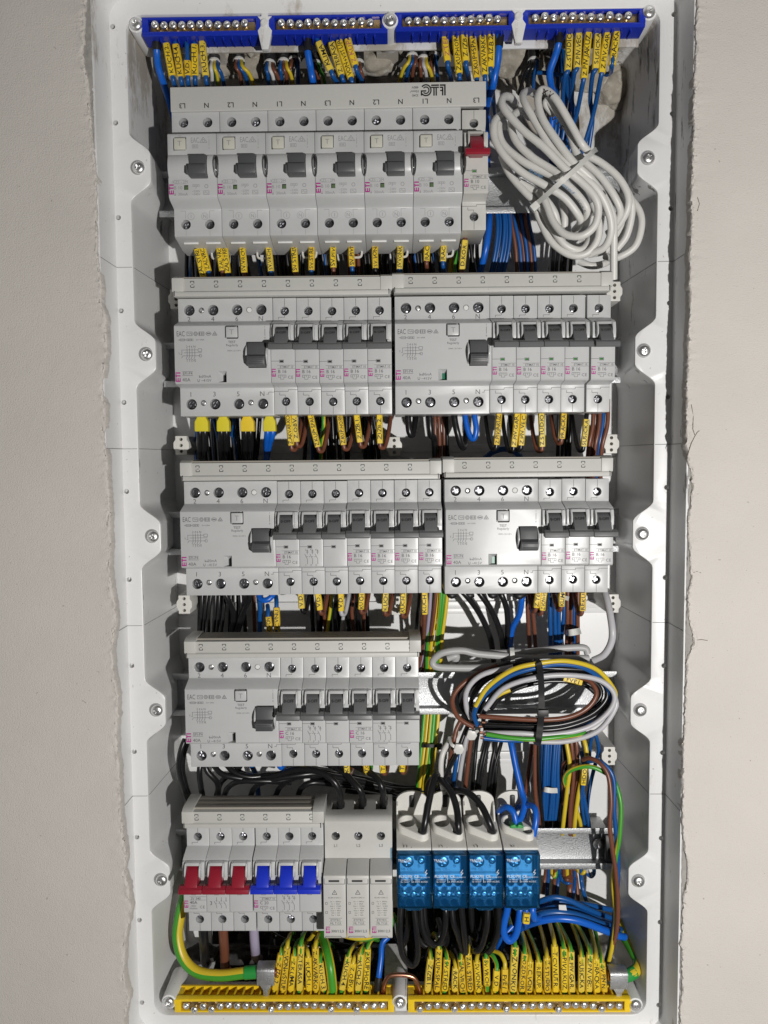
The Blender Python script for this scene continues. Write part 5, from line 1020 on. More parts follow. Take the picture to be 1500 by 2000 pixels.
# second gap
bundle(run('black', 7, [428, 432, 436], [800, 860, 940], [-10, -8, -16], spread=11, jit=4), 'black wire in the thick bundle under the yellow boots', 'black wires under the yellow boots')
bundle([('blue', 1.6, [(415, 805, -2), (425, 850, 0), (442, 905, -8), (448, 960, -18)]), ('blue', 1.6, [(455, 800, -2), (457, 830, 2), (452, 855, -8), (450, 900, -20)])], 'dark blue wire among the black ones under the yellow boots', 'blue wires under the yellow boots')
bundle(run('black', 6, [636, 638, 642], [800, 860, 940], [-10, -12, -18], jit=3), 'black wire in the middle bundle below the second row', 'black wires second gap middle')
bundle(run('black', 4, [716, 722, 730], [800, 860, 940], [-10, -12, -18], jit=3), 'black wire in the bundle behind the sleeve lettered Z.IZB.1.', 'black wires second gap by Z.IZB.1.')
bundle([('yg', 1.6, [(630, 790, 4), (632, 830, 6), (628, 870, -6), (626, 940, -18)])], 'yellow-green wire behind the sleeve lettered Z.KUP+SPAL. below second row', None)
bundle(run(['brown', 'brown', 'brown', 'black'], 4, [860, 862, 864], [790, 850, 940], [0, 0, -14], spread=8), 'brown wire hanging between the two second-row cable loops', 'brown wires second gap')
bundle(run('black', 4, [1104, 1102, 1100], [790, 860, 940], [-10, -10, -18], spread=8), 'black wire in the bundle behind the sleeve lettered PRACKA', 'black wires second gap right')
bundle(run(['brown', 'brown', 'brown', 'blue', 'brown'], 5, [1172, 1172, 1162, 1158], [780, 830, 880, 960], [6, 8, 6, -12], r=1.75, spread=7, jit=2, end=0.9), '{c} wire in the lit bundle at the right end of second row', 'wires at the right end, second gap')
bundle([('blue', 2.4, [(935, 915, -18), (955, 888, -10), (985, 877, -6), (1012, 888, -10), (1026, 915, -18)])], 'dark blue cable arching behind the third row busbar', None)
bundle([('bluet', 2.3, [(906, 790, 18), (910, 825, 22), (918, 852, 23), (926, 856, 24), (930, 838, 25), (927, 815, 24), (926, 795, 20)])], 'bright blue cable looped under the second row right switch', None)
for k, pts in enumerate(([(797, 792, 20), (797, 820, 23), (800, 845, 23), (806, 848, 20), (811, 825, 14), (812, 790, 4)], [(838, 792, 20), (839, 820, 23), (842, 850, 21), (848, 858, 12), (850, 900, -14)], [(886, 792, 20), (888, 820, 23), (894, 848, 23), (902, 872, 18), (908, 868, 6), (912, 830, -6)])):
    w_ = wire('black', 2.5, pts, f'black cable loop under the second row right switch, {["left", "middle", "right"][k]} one', 'black loops under the second row right switch', n=10)
# yellow insulating boots
for k, (x, c, w_) in enumerate(((395, 'black', 27), (437, 'black', 25), (484, 'black', 27), (527, 'bluet', 25))):
    q = at(x, 820, 27); rt = empty('insulating_boot', *q); tag(rt, f'yellow insulating boot over {"a blue cable pair" if k == 3 else "a black cable pair"}, {["leftmost", "second", "third", "rightmost"][k]} of four', 'cable boot', 'yellow insulating boots')
    hw = w_/2/2.62; mb = MB(); out = [(-hw*0.55, 2.8), (hw*0.55, 2.8), (hw, -1.6), (hw*1.02, -9.0), (-hw*1.02, -9.0), (-hw, -1.6)]
    mb.prism_d(out, -4.2, 4.2); inst('boot_body', mb.mesh('boot_body', 'boot_yellow' if k != 2 else 'sleeve_yellow', bevel=1.1, seg=3), rt)
    for s in (-1, 1):
        sh = -6 if c == 'bluet' else s*4
        w2 = wire(c, 2.5, [(x+s*4.5, 822, 26), (x+s*5, 848, 26), (x+s*3+sh*0.6, 866, 18), (x+sh, 900, -2), (x+sh*1.4, 960, -20)], f'{"bright blue" if c == "bluet" else "black"} cable coming out of the {["leftmost", "second", "third", "rightmost"][k]} yellow boot, {"left" if s < 0 else "right"} one of its pair', None, n=10)
# third gap
bundle(run('black', 6, [418, 414, 408], [1140, 1195, 1280], [-8, -8, -18], spread=8, jit=3), 'black wire in the left bundle between third and fourth row', 'black wires left, third gap')
bundle([('black', 2.4, [(432, 1145, 16), (446, 1172, 14), (456, 1200, 4), (450, 1250, -14)]), ('black', 2.4, [(470, 1145, 16), (478, 1165, 18), (476, 1195, 4), (462, 1240, -14)]), ('black', 2.4, [(490, 1145, 16), (487, 1168, 16), (470, 1205, 2), (456, 1250, -14)])], 'black cable bowing under the third row left switch', 'bowed black cables, third gap')
bundle([('bluet', 2.4, [(504, 1145, 16), (508, 1168, 22), (520, 1172, 24), (532, 1163, 22), (536, 1145, 16)]), ('blue', 2.2, [(505, 1160, 6), (508, 1190, 2), (507, 1250, -14)])], 'blue cable at the neutral terminal below the third row left switch', 'blue cables, third gap')
bundle(run(['black', 'brown', 'yg', 'black', 'grey', 'black', 'brown', 'black', 'brown'], 9, [672, 668, 666, 668], [1140, 1190, 1240, 1300], [4, -4, -12, -20], spread=11, jit=5), '{c} wire in the mixed bundle behind the sleeves lettered V.D.', 'mixed wires behind the V.D. sleeves')
bundle(run(['black', 'brown', 'violet', 'brown'], 4, [838, 832, 824, 806], [1130, 1200, 1260, 1330], [8, 4, -8, -24], spread=10, jit=1.5), '{c} wire left of the yellow-green bundle', 'wires left of the yellow-green bundle')
bundle(run('yg', 5, [864, 858, 850, 846, 840, 828, 820], [1120, 1190, 1260, 1340, 1430, 1520, 1600], [4, 2, -4, -14, -8, -4, -16], r=1.7, spread=7.0, jit=2, end=0.85), 'yellow-green earth wire in the tall bundle beside the fourth row', 'tall yellow-green bundle')
for k, pts in enumerate(([(890, 1145, 14), (906, 1158, 20), (930, 1188, 14), (951, 1227, 0), (962, 1270, -14), (964, 1330, -24)], [(925, 1145, 14), (938, 1160, 20), (962, 1196, 14), (978, 1238, 0), (983, 1275, -12), (984, 1330, -24)], [(970, 1145, 14), (980, 1163, 20), (990, 1192, 14), (992, 1232, 0), (990, 1270, -12), (985, 1330, -24)])):
    w_ = wire('black', 2.4, pts, f'black cable curving down over the white back panel, {["left", "middle", "right"][k]} of three', 'three black cables, third gap', n=10)
    boot(w_, [(pts[0][0]-14, 1146, 15), (pts[0][0]-10, 1162, 19), (pts[0][0]-2, 1160, 18)], 3.0, 2.8, 'rubber_black')
w_ = wire('bluet', 2.5, [(1022, 1145, 16), (1019, 1170, 18), (1014, 1200, 10), (1000, 1230, 0), (995, 1275, -12), (990, 1340, -24)], 'thick blue cable right of the three black cables', n=10)
boot(w_, [(1003, 1150, 15), (1012, 1164, 20), (1023, 1158, 18), (1032, 1148, 14)], 2.9, 2.9, 'rubber_black')
bundle(run('brown', 2, [1034, 1036, 1040, 1040], [1140, 1200, 1270, 1340], [6, 2, -8, -22], r=1.75, spread=10), 'brown wire left of the sleeve lettered Z.TER', 'brown wires third gap')
bundle(run('blue', 4, [1088, 1088, 1086, 1084], [1135, 1200, 1260, 1340], [6, 4, -4, -20], r=1.75, spread=8.5, jit=2, end=0.8), 'blue wire behind the sleeve lettered KLIMA, below third row', 'blue wires third gap')
bundle(run(['brown', 'brown', 'blue', 'brown'], 4, [1120, 1119, 1118, 1116], [1135, 1200, 1260, 1340], [6, 4, -4, -20], r=1.75, spread=7, jit=1.5), '{c} wire bound by the small white tie', 'wires in the small white tie')
# ================================================================ coil of white cable, upper right
def coil(name, label, cat, strokes, col, r, frame, scale, n=12):
    """strokes: lists of (u, v, d) in an enlarged view of the frame whose corner is `frame`"""
    fx, fy = frame; rt = None; first = at(fx+strokes[0][0][0]/scale, fy+strokes[0][0][1]/scale, strokes[0][0][2])
    rt = empty(name, *first); tag(rt, label, cat)
    return rt
def strokes_to(rt, name, strokes, col, r, frame, scale, n=12, joined=True):
    o = rt.location/S; org = np.array((o.x, -o.y, o.z)); res = []
    fx, fy = frame
    mb = MB()
    for st in strokes:
        w3 = spline([at(fx+u/scale, fy+v/scale, d) for u, v, d in st], 7); q = [tuple(np.array(p)-org) for p in w3]
        if joined: mb.tube(q, r, n)
        else:
            m1 = MB()
            if col in ('yg', 'gy'): m1.tube(q, r, 10, 0, green={0, 1, 2, 3}, twist=0.03, off=random.uniform(0, 6))
            else: m1.tube(q, r, n)
            res.append(inst(name, m1.mesh(name, WM[col], smooth=50), rt))
    if joined: res.append(inst(name, mb.mesh(name, WM[col], smooth=50), rt))
    return res
FRM, SCL = (920, 130), 3.947
WC = [
 [(340, 285, 26), (300, 235, 40), (248, 240, 52), (252, 320, 60), (400, 490, 66), (560, 620, 70), (730, 790, 72), (850, 890, 72), (950, 1000, 72), (982, 1110, 70), (950, 1230, 68), (850, 1305, 66), (720, 1290, 62), (630, 1190, 58), (575, 1050, 54), (520, 960, 50)],
 [(300, 380, 30), (230, 375, 42), (178, 440, 50), (185, 560, 54), (260, 690, 58), (400, 820, 60), (560, 910, 62), (720, 1010, 62), (830, 1150, 58), (840, 1210, 50), (800, 1260, 40)],
 [(265, 465, 28), (235, 410, 38), (212, 470, 44), (250, 600, 48), (400, 730, 54), (560, 810, 58), (700, 880, 62), (830, 1000, 64), (895, 1110, 62), (880, 1210, 52)],
 [(450, 390, 22), (400, 345, 34), (335, 370, 44), (310, 450, 50), (345, 570, 54), (460, 690, 58), (600, 780, 62), (700, 840, 66)],
 [(500, 215, 22), (440, 190, 34), (400, 225, 46), (430, 310, 54), (510, 450, 58), (620, 630, 62), (740, 760, 66), (860, 840, 66), (980, 960, 66), (1060, 1120, 62), (1080, 1270, 58), (1030, 1390, 52), (930, 1440, 46)],
 [(900, 650, 58), (850, 590, 62), (760, 430, 62), (660, 260, 60), (590, 190, 56), (540, 185, 54), (515, 260, 58), (550, 400, 62), (660, 570, 66), (790, 740, 68), (920, 860, 66), (1020, 1000, 62), (1090, 1150, 56), (1100, 1300, 50), (1100, 1450, 46), (1100, 1640, 40)],
 [(640, 370, 40), (580, 290, 46), (600, 270, 48), (680, 370, 50), (760, 510, 52), (810, 660, 54), (880, 740, 56), (1000, 850, 58), (1110, 1010, 58), (1150, 1130, 54), (1090, 1240, 46)],
 [(510, 350, 36), (520, 440, 44), (590, 590, 50), (690, 720, 56), (760, 790, 60)],
 [(235, 690, 36), (300, 830, 40), (420, 970, 44), (540, 1090, 46), (620, 1230, 46), (720, 1370, 46), (840, 1415, 44), (905, 1350, 40), (910, 1260, 34)],
 [(380, 890, 42), (490, 960, 44), (560, 1010, 46), (640, 1120, 46), (670, 1230, 42)],
 [(500, 1090, 40), (540, 1200, 40), (620, 1350, 42), (760, 1450, 44), (890, 1440, 46), (975, 1330, 48), (985, 1180, 50), (940, 1050, 50)],
 [(880, 680, 48), (1000, 740, 50), (1130, 850, 52), (1205, 980, 52), (1205, 1100, 50), (1130, 1230, 44), (1050, 1290, 38)],
 [(1150, 870, 42), (1220, 1000, 44), (1240, 1120, 42), (1200, 1300, 38), (1120, 1410, 34)],
 [(1225, 1010, 34), (1300, 1120, 36), (1312, 1240, 36), (1260, 1390, 34), (1120, 1475, 30), (1030, 1460, 24)],
 [(1160, 1230, 30), (1120, 1340, 28), (1030, 1420, 24), (900, 1450, 20)],
 [(700, 1040, 40), (720, 1150, 40), (720, 1245, 38)], [(780, 1090, 38), (800, 1190, 36)],
 [(830, 1500, 14), (920, 1535, 16), (1010, 1525, 14), (1080, 1490, 8)],
 [(1020, 900, 36), (1150, 1030, 38), (1170, 1180, 36), (1120, 1300, 30)],
]
rt = coil('cable_coil', 'thick white cable wound into a coil and zip-tied at upper right', 'cable coil', WC, 'white', 2.7, FRM, SCL)
for st in WC: strokes_to(rt, 'strand', [st], 'white', 2.7, FRM, SCL)
def strap(parent, pts, wd, th, m, name='tie_strap'):
    """flat band through points (mm), broad side to the viewer"""
    o = parent.location/S; org = Vector((o.x, -o.y, o.z)); P = [Vector(p) for p in spline(pts, 6)]; vs = []; fs = []
    for i, p in enumerate(P):
        t = (P[min(i+1, len(P)-1)]-P[max(i-1, 0)]).normalized(); v = (Vector((CAM[0], CAM[2], CAM[1]))-p).normalized(); s = t.cross(v).normalized(); nn = s.cross(t).normalized()
        if nn.dot(v) < 0: nn = -nn
        for a, b in ((-1, -1), (1, -1), (1, 1), (-1, 1)): q = p+s*(a*wd/2)+nn*(b*th/2)-org; vs.append(tuple(q))
    for i in range(len(P)-1): fs += [(i*4+k, i*4+(k+1) % 4, i*4+4+(k+1) % 4, i*4+4+k) for k in range(4)]
    e = (len(P)-1)*4; fs += [(0, 1, 2, 3), (e, e+1, e+2, e+3)]
    mb = MB(); mb.add(vs, fs); return inst(name, mb.mesh(name, m, smooth=30), parent)
def U(u, v, d, fr=FRM, sc=SCL): return at(fr[0]+u/sc, fr[1]+v/sc, d)
tie = empty('cable_tie', *U(700, 880, 76)); tag(tie, 'white zip tie pulled diagonally around the white cable coil', 'cable tie')
strap(tie, [U(470, 1085, 44), U(560, 1010, 62), U(700, 885, 77), U(830, 770, 73), U(930, 665, 62), U(965, 640, 46)], 3.4, 1.1, 'tie_white')
hd = MB(); hd.box(-3, 3, -2.4, 2.4, -2.6, 2.6); h_ = inst('tie_head', hd.mesh('tie_head', 'tie_white', bevel=0.6), tie); q = np.array(U(490, 1082, 52))-np.array(U(700, 880, 76)); h_.location = (q[0]*S, -q[1]*S, q[2]*S); h_.rotation_euler = (0, R3(-40), 0)
# print on the sheath
def sheath_print(parent, text, a, b, m, h, hand=False):
    A, B = Vector(a), Vector(b); t = (B-A).normalized(); v = (Vector((CAM[0], CAM[2], CAM[1]))-(A+B)/2).normalized(); n = (v-t*v.dot(t)).normalized(); ay = t.cross(n)
    V, F = text_geo([(text, 0, 0, h, 0, 'c', 0.02 if hand else 0.0)], hand=hand); o = parent.location/S; org = Vector((o.x, -o.y, o.z)); xs = [p[0] for p in V]; k = (B-A).length/(max(xs)-min(xs)); mid = (max(xs)+min(xs))/2
    pts = []
    for x, z in V: w_ = abs(z); q = (A+B)/2+t*((x-mid)*k)+ay*z+n*(math.sqrt(max(0, 2.95**2-z*z)))-org; pts.append((q.x*S, -q.y*S, q.z*S))
    me = bpy.data.meshes.new('lettering'); me.from_pydata(pts, [], F); finish(me, m, 0); inst('lettering', me, parent)
sheath_print(rt, 'ELBAR', U(455, 800, 60.6), U(560, 855, 62), 'print_blue', 2.0)
sheath_print(rt, 'H03VV-F', U(700, 905, 63), U(800, 985, 64.3), 'print_blue', 1.7)
sheath_print(rt, '3G2.5', U(820, 1025, 64.5), U(880, 1120, 62), 'print_grey', 1.5)
sheath_print(rt, 'XV', U(560, 195, 56), U(640, 235, 59), 'ink', 3.6, True)
sheath_print(rt, 'GAR', U(945, 890, 64.5), U(1035, 1010, 62), 'ink', 3.6, True)
sheath_print(rt, 'N.1.5', U(620, 375, 52), U(710, 490, 52.6), 'ink', 2.6, True)
# ================================================================ coil of coloured wires over the fourth rail
FC, SCC = (800, 1220), 3.261
CC = [
 ('black', 1.75, [[(480, 640, 46), (800, 648, 52), (1000, 628, 52), (1170, 560, 50), (1258, 450, 48), (1190, 340, 48), (950, 300, 50), (750, 315, 50), (570, 410, 46), (480, 540, 44), (470, 650, 40)],
                  [(470, 660, 42), (800, 672, 50), (1010, 650, 50), (1200, 570, 48), (1280, 450, 46), (1200, 310, 46), (960, 280, 48), (740, 290, 46), (520, 390, 42), (420, 520, 38), (400, 640, 32)],
                  [(500, 620, 40), (800, 622, 46), (1000, 600, 46), (1140, 540, 44), (1220, 440, 42), (1150, 350, 42), (940, 330, 42), (760, 350, 42), (600, 430, 38), (520, 540, 36)],
                  [(330, 560, 28), (300, 470, 32), (380, 350, 34), (560, 270, 36), (780, 245, 40), (1000, 255, 40), (1180, 300, 40)],
                  [(370, 620, 26), (330, 520, 30), (380, 410, 32), (500, 320, 36), (640, 280, 40)],
                  [(400, 470, 34), (470, 370, 38), (600, 300, 42), (790, 262, 46), (1000, 268, 46), (1160, 320, 44), (1250, 400, 42), (1270, 480, 40), (1190, 590, 40), (1000, 660, 40), (800, 690, 40), (600, 690, 38)],
                  [(440, 560, 30), (500, 440, 34), (660, 345, 38), (860, 315, 40), (1060, 330, 40), (1190, 400, 38), (1210, 480, 36), (1120, 570, 38), (960, 632, 38), (700, 655, 36)],
                  [(430, 600, 26), (390, 500, 28), (460, 370, 32), (640, 290, 36), (860, 270, 38)],
                  [(560, 480, 34), (700, 400, 36), (900, 360, 36), (1100, 380, 36), (1200, 450, 36)]]),
 ('blue', 1.8, [[(470, 722, 48), (600, 735, 48), (720, 738, 46)], [(430, 640, 44), (412, 560, 50), (480, 445, 54), (630, 330, 58), (800, 275, 60), (950, 252, 58), (1100, 272, 56), (1215, 345, 52), (1285, 470, 48), (1200, 610, 44), (1010, 670, 44)]]),
 ('grey', 2.0, [[(470, 690, 50), (700, 692, 54), (900, 700, 54), (1130, 655, 54), (1270, 550, 54), (1302, 440, 54), (1200, 350, 54), (1000, 322, 56), (800, 338, 56), (600, 405, 54), (480, 540, 50)], [(660, 268, 50), (460, 320, 48), (365, 420, 46), (365, 540, 42), (400, 600, 36)], [(760, 742, 48), (1000, 742, 50), (1200, 675, 52), (1310, 530, 52), (1300, 440, 50)]]),
 ('yg', 1.8, [[(490, 698, 53), (650, 722, 56), (800, 730, 57), (1000, 710, 55), (1120, 690, 48)]]),
 ('yellow', 1.8, [[(420, 520, 52), (500, 395, 56), (650, 290, 60), (800, 250, 62), (1000, 232, 60), (1190, 285, 54), (1300, 410, 46), (1310, 480, 40)], [(520, 480, 40), (580, 440, 42), (640, 415, 42)]]),
 ('brown', 1.85, [[(445, 583, 50), (800, 605, 56), (1000, 592, 56), (1130, 532, 56), (1190, 440, 54), (1150, 362, 50), (1080, 335, 46)], [(560, 260, 38), (440, 310, 40), (320, 395, 42), (272, 485, 42), (310, 590, 38), (410, 655, 36)]]),
]
rt = empty('wire_coil', *U(455, 640, 46, FC, SCC)); tag(rt, 'oval coil of black, blue, grey, brown and yellow-green wires over the fourth rail', 'wire coil')
for col, r, sts in CC:
    for st in sts:
        ob = strokes_to(rt, f'{CN.get(col, col).replace("-", "_")}_core', [st], col, r, FC, SCC, 10, joined=False)
ends = [(450, 585, 50), (455, 650, 46), (462, 690, 50), (465, 722, 48), (490, 700, 53), (475, 625, 46)]
for u, v, d in ends:
    a, b = np.array(U(u-14, v-2, d, FC, SCC)), np.array(U(u+6, v, d, FC, SCC)); o = rt.location/S; org = np.array((o.x, -o.y, o.z)); mb = MB(); mb.tube([tuple(a-org), tuple((a+b)/2-org), tuple(b-org)], 1.15, 8); inst('bare_end', mb.mesh('bare_end', 'copper'), rt)
tie = empty('cable_tie', *U(835, 400, 60, FC, SCC)); tag(tie, 'black zip tie standing upright around the coloured wire coil', 'cable tie')
strap(tie, [U(795, 235, 52, FC, SCC), U(822, 245, 65, FC, SCC), U(835, 330, 61, FC, SCC), U(840, 450, 58, FC, SCC), U(840, 560, 60, FC, SCC), U(832, 650, 58.5, FC, SCC), U(822, 735, 60, FC, SCC), U(812, 765, 50, FC, SCC)], 4.6, 1.2, 'rubber_black')
hd = MB(); hd.box(-4, 4, -2.6, 2.6, -2.6, 2.6); h_ = inst('tie_head', hd.mesh('tie_head', 'rubber_black', bevel=0.5), tie); q = np.array(U(848, 560, 61, FC, SCC))-np.array(U(835, 400, 60, FC, SCC)); h_.location = (q[0]*S, -q[1]*S, q[2]*S)
tw = wire('black', 1.7, [(1080, 1320, 44), (1105, 1325, 46), (1130, 1328, 46), (1140, 1335, 40)], 'black wire in yellow sleeve lettered FVE1 inside the coloured coil', None, 'tagged_wire'); sleeve(tw, at(1136, 1333, 46), at(1100, 1324, 46), 'FVE1', True, 4.8)
# ================================================================ grey cable looped above the coil
GC = [[(1230, -240, 18), (1262, -140, 30), (1290, 20, 40), (1285, 110, 40), (1240, 190, 38), (1170, 228, 34)],
      [(1140, 215, 32), (1000, 215, 34), (800, 215, 36), (600, 200, 36), (430, 185, 36), (330, 165, 36), (210, 180, 36), (150, 230, 34), (170, 268, 34), (280, 275, 34), (420, 275, 34), (560, 262, 34), (700, 235, 30)],
      [(1135, 185, 30), (1110, 148, 30), (980, 150, 30), (800, 168, 32), (640, 180, 32), (480, 180, 30), (380, 170, 28)], [(240, 215, 26), (300, 200, 26), (280, 260, 22), (330, 255, 24), (520, 240, 26)]]
rt = empty('looped_cable', *U(1230, -240, 18, FC, SCC)); tag(rt, 'grey cable hanging at right and looped flat above the coloured coil', 'cable')
for st in GC: strokes_to(rt, 'strand', [st], 'greycable' if st is not GC[0] else 'grey', 2.7, FC, SCC)
tie = empty('cable_tie', *U(655, 200, 40, FC, SCC)); tag(tie, 'pale zip tie around the flat grey cable loops', 'cable tie'); strap(tie, [U(652, 150, 36, FC, SCC), U(655, 185, 40, FC, SCC), U(658, 240, 39, FC, SCC), U(655, 262, 34, FC, SCC)], 3.4, 1.0, 'tie_white')
tie = empty('cable_tie', *U(1040, 50, 14, FC, SCC)); tag(tie, 'small white zip tie on brown and blue wires below the third row', 'cable tie'); strap(tie, [U(1005, 50, 8, FC, SCC), U(1020, 52, 16, FC, SCC), U(1060, 46, 16, FC, SCC), U(1085, 40, 8, FC, SCC)], 5.0, 1.4, 'tie_white')
tie = empty('cable_tie', *at(1096, 1164, 16)); tag(tie, 'white zip tie around blue wires just below the third row right block', 'cable tie'); strap(tie, [at(1074, 1162, 8), at(1084, 1164, 14), at(1100, 1167, 14), at(1110, 1169, 8)], 3.4, 1.0, 'tie_white')
tie = empty('cable_tie', *at(842, 1457, 0)); tag(tie, 'black zip tie around the tall yellow-green bundle', 'cable tie'); strap(tie, [at(824, 1457, -6), at(832, 1457, 0), at(848, 1457, 0), at(860, 1456, -4)], 2.6, 1.2, 'rubber_black'); hd = MB(); hd.box(-2.2, 2.2, -1.6, 1.6, -2.4, 2.4); inst('tie_head', hd.mesh('tie_head', 'rubber_black', bevel=0.5), tie, at(858, 1457, 0)[0]-at(842, 1457, 0)[0], 1, 0)
# ================================================================ right-hand lower wiring
F8, S8 = (780, 1420), 3.125
def W8(col, r, pts, label, group=None, n=8): return wire(col, r, [(F8[0]+u/S8, F8[1]+v/S8, d) for u, v, d in pts], label, group, n=n)
W8('white', 2.3, [(400, -60, -10), (350, 40, 2), (290, 110, 12), (258, 190, 16), (255, 300, 14), (275, 420, 4), (290, 520, -12)], 'pale grey cable beside the tall yellow-green bundle')
W8('brown', 1.9, [(400, -80, 14), (350, 10, 16), (330, 100, 18), (300, 250, 12), (265, 350, 2), (240, 460, -14)], 'brown wire crossing over the pale grey cable')
W8('black', 1.9, [(440, -40, 18), (405, 20, 18), (350, 160, 20), (290, 280, 16), (255, 345, 8), (200, 420, -8)], 'black wire crossing over the pale grey cable')
W8('blue', 1.9, [(360, 120, 2), (350, 200, 6), (335, 300, 4), (330, 390, -4), (325, 500, -16)], 'short blue wire right of the pale grey cable')
W8('grey', 1.9, [(415, 30, 4), (400, 110, 4), (375, 250, 2), (358, 400, -6), (350, 520, -18)], 'pale wire between blue and brown wires, lower right')
W8('brown', 1.9, [(450, 40, 6), (435, 90, 6), (415, 250, 4), (398, 420, -4), (390, 540, -18)], 'brown wire left of the black pairs')
for k, pts in enumerate(([(480, 20), (468, 120), (456, 260), (440, 420)], [(545, 20), (520, 120), (488, 270), (462, 440)], [(555, 20), (535, 120), (505, 270), (478, 440)], [(605, 20), (585, 120), (555, 270), (530, 500)], [(595, 20), (580, 130), (590, 300), (565, 510)], [(640, 20), (615, 120), (575, 270), (545, 500)])):
    W8('black', 1.7, [(u, v, -14-2*(q % 2)) for q, (u, v) in enumerate(pts)], f'black wire running down the lower right back panel, {ORDW[k]} from left', 'black wires lower right')
W8('bluet', 2.6, [(660, 20, -6), (682, 100, 2), (712, 250, 8), (748, 400, 14), (764, 470, 20), (745, 545, 26), (722, 590, 30), (715, 640, 30)], 'thick blue cable dropping into the green sleeve', n=10)
W8('bluet', 2.5, [(600, 530, 6), (615, 505, 18), (655, 488, 26), (695, 520, 30), (712, 590, 32), (712, 640, 30)], 'thick blue cable curling from the left into the green sleeve', n=10)
W8('bluet', 2.5, [(700, 520, 2), (730, 490, 12), (785, 476, 22), (825, 495, 30), (834, 560, 35), (822, 640, 37), (814, 680, 34), (810, 720, 28)], 'thick blue cable entering the small port of the neutral block', n=10)
g = MB(); g.prism_d([(-5.4, -5), (5.4, -5), (5.2, 4.5), (1.2, 5.4), (0, 3.4), (-1.2, 5.4), (-5.0, 4.5)], -4, 4); q = at(F8[0]+712/S8, F8[1]+622/S8, 33); o = inst('green_sleeve', g.mesh('green_sleeve', 'green_plastic', bevel=0.9, seg=3), None, *q); tag(o, 'green sleeve joining two blue cables in the neutral block', 'cable sleeve')
W8('brown', 1.75, [(830, 60, 6), (826, 200, 4), (830, 400, 2), (850, 540, -4), (860, 640, -16)], 'brown wire left of the thick blue bundle')
W8('brown', 1.75, [(810, 100, -14), (795, 210, -12), (778, 350, -12), (760, 430, -16)], 'brown wire in the shade left of the blue bundle')
W8('black', 1.75, [(850, 60, 4), (848, 200, 4), (855, 350, 2), (872, 545, -4), (880, 640, -16)], 'black wire left of the thick blue bundle')
W8('violet', 1.75, [(868, 80, -8), (872, 200, -8), (878, 420, -10)], 'violet-grey wire beside the blue bundle')
W8('grey', 1.75, [(830, 260, -16), (800, 350, -16), (785, 420, -18)], 'pale wire in the shade left of the blue bundle')
bundle(run('blue', 7, [F8[0]+932/S8, F8[0]+922/S8, F8[0]+918/S8, F8[0]+908/S8], [1425, 1500, 1550, 1600], [0, 2, 0, -8], r=1.75, spread=5.6, jit=1.6, end=0.75), 'blue wire in the thick bundle held by a pale tie, lower right', 'thick blue bundle lower right')
tie = empty('cable_tie', *at(1073, 1543, 8)); tag(tie, 'pale blue zip tie around the thick blue bundle', 'cable tie'); strap(tie, [at(1060, 1541, -2), at(1064, 1542, 6), at(1076, 1544, 7), at(1088, 1544, 4)], 4.0, 1.0, 'tie_white')
bundle(run('black', 8, [1092, 1094, 1090, 1084], [1440, 1500, 1560, 1640], [-16, -14, -14, -20], spread=6.5, jit=3), 'black wire in the shaded bundle right of the blue one', 'black wires right of the blue bundle')
W8('yellow', 1.8, [(1015, 60, 4), (1022, 110, 6), (1040, 240, 8), (1022, 400, 6), (1000, 590, 0), (990, 680, -14)], 'plain yellow wire right of the shaded black bundle')
W8('brown', 1.75, [(1045, 60, 2), (1052, 120, 4), (1062, 300, 4), (1045, 480, 2), (1040, 600, -2), (1040, 690, -14)], 'brown wire right of the plain yellow wire, left one')
W8('brown', 1.75, [(1075, 60, 2), (1082, 120, 4), (1090, 300, 4), (1070, 450, 2), (1058, 600, -2), (1055, 690, -14)], 'brown wire right of the plain yellow wire, right one')
W8('yg', 1.8, [(1105, 40, 4), (1130, 90, 8), (1142, 170, 10), (1118, 290, 8), (1090, 430, 6), (1070, 590, 0), (1060, 690, -14)], 'yellow-green wire bending right behind the coloured coil')
W8('yellow', 1.7, [(1075, 470, -2), (1088, 530, 0), (1105, 590, -4), (1110, 680, -14)], 'short yellow wire between brown and blue ones')
W8('brown', 1.6, [(1040, 230, -4), (1010, 218, 2), (992, 280, 4), (1000, 380, 0), (1002, 470, -8)], 'pinkish brown wire making a small bend')
W8('gy', 1.8, [(1020, 370, 4), (1008, 310, 10), (1050, 262, 16), (1150, 240, 20), (1240, 270, 22), (1310, 330, 24), (1345, 430, 28), (1352, 530, 30), (1342, 680, 32), (1320, 800, 32), (1305, 960, 30), (1320, 1160, 28), (1300, 1330, 26), (1270, 1460, 20)], 'yellow-green wire arching right and down past the bottom rail')
W8('brown', 1.8, [(1120, 200, 14), (1160, 190, 20), (1225, 222, 26), (1275, 300, 30), (1292, 450, 34), (1284, 600, 36), (1300, 740, 36), (1320, 880, 36), (1334, 1080, 34), (1326, 1240, 30), (1295, 1360, 24), (1272, 1460, 18)], 'brown wire hanging in front of the bottom rail end')
W8('blue', 1.8, [(1130, 230, 10), (1165, 208, 16), (1222, 210, 22), (1285, 265, 26), (1312, 350, 28), (1310, 500, 30), (1322, 640, 30), (1335, 800, 28), (1330, 1000, 26), (1300, 1250, 22), (1262, 1440, 16)], 'blue wire hanging beside the brown one at right')
W8('blue', 1.6, [(1160, 190, -14), (1164, 110, -6), (1185, 42, 2), (1208, 80, 2), (1216, 150, -4), (1200, 210, -12), (1170, 330, -14), (1150, 450, -12), (1142, 590, -12), (1140, 680, -18)], 'blue wire with a narrow loop near the right-hand clip')
W8('blue', 1.7, [(1120, 260, -4), (1112, 330, 2), (1128, 440, 4), (1156, 590, -4), (1165, 680, -16)], 'blue wire below the sleeve lettered HDO')
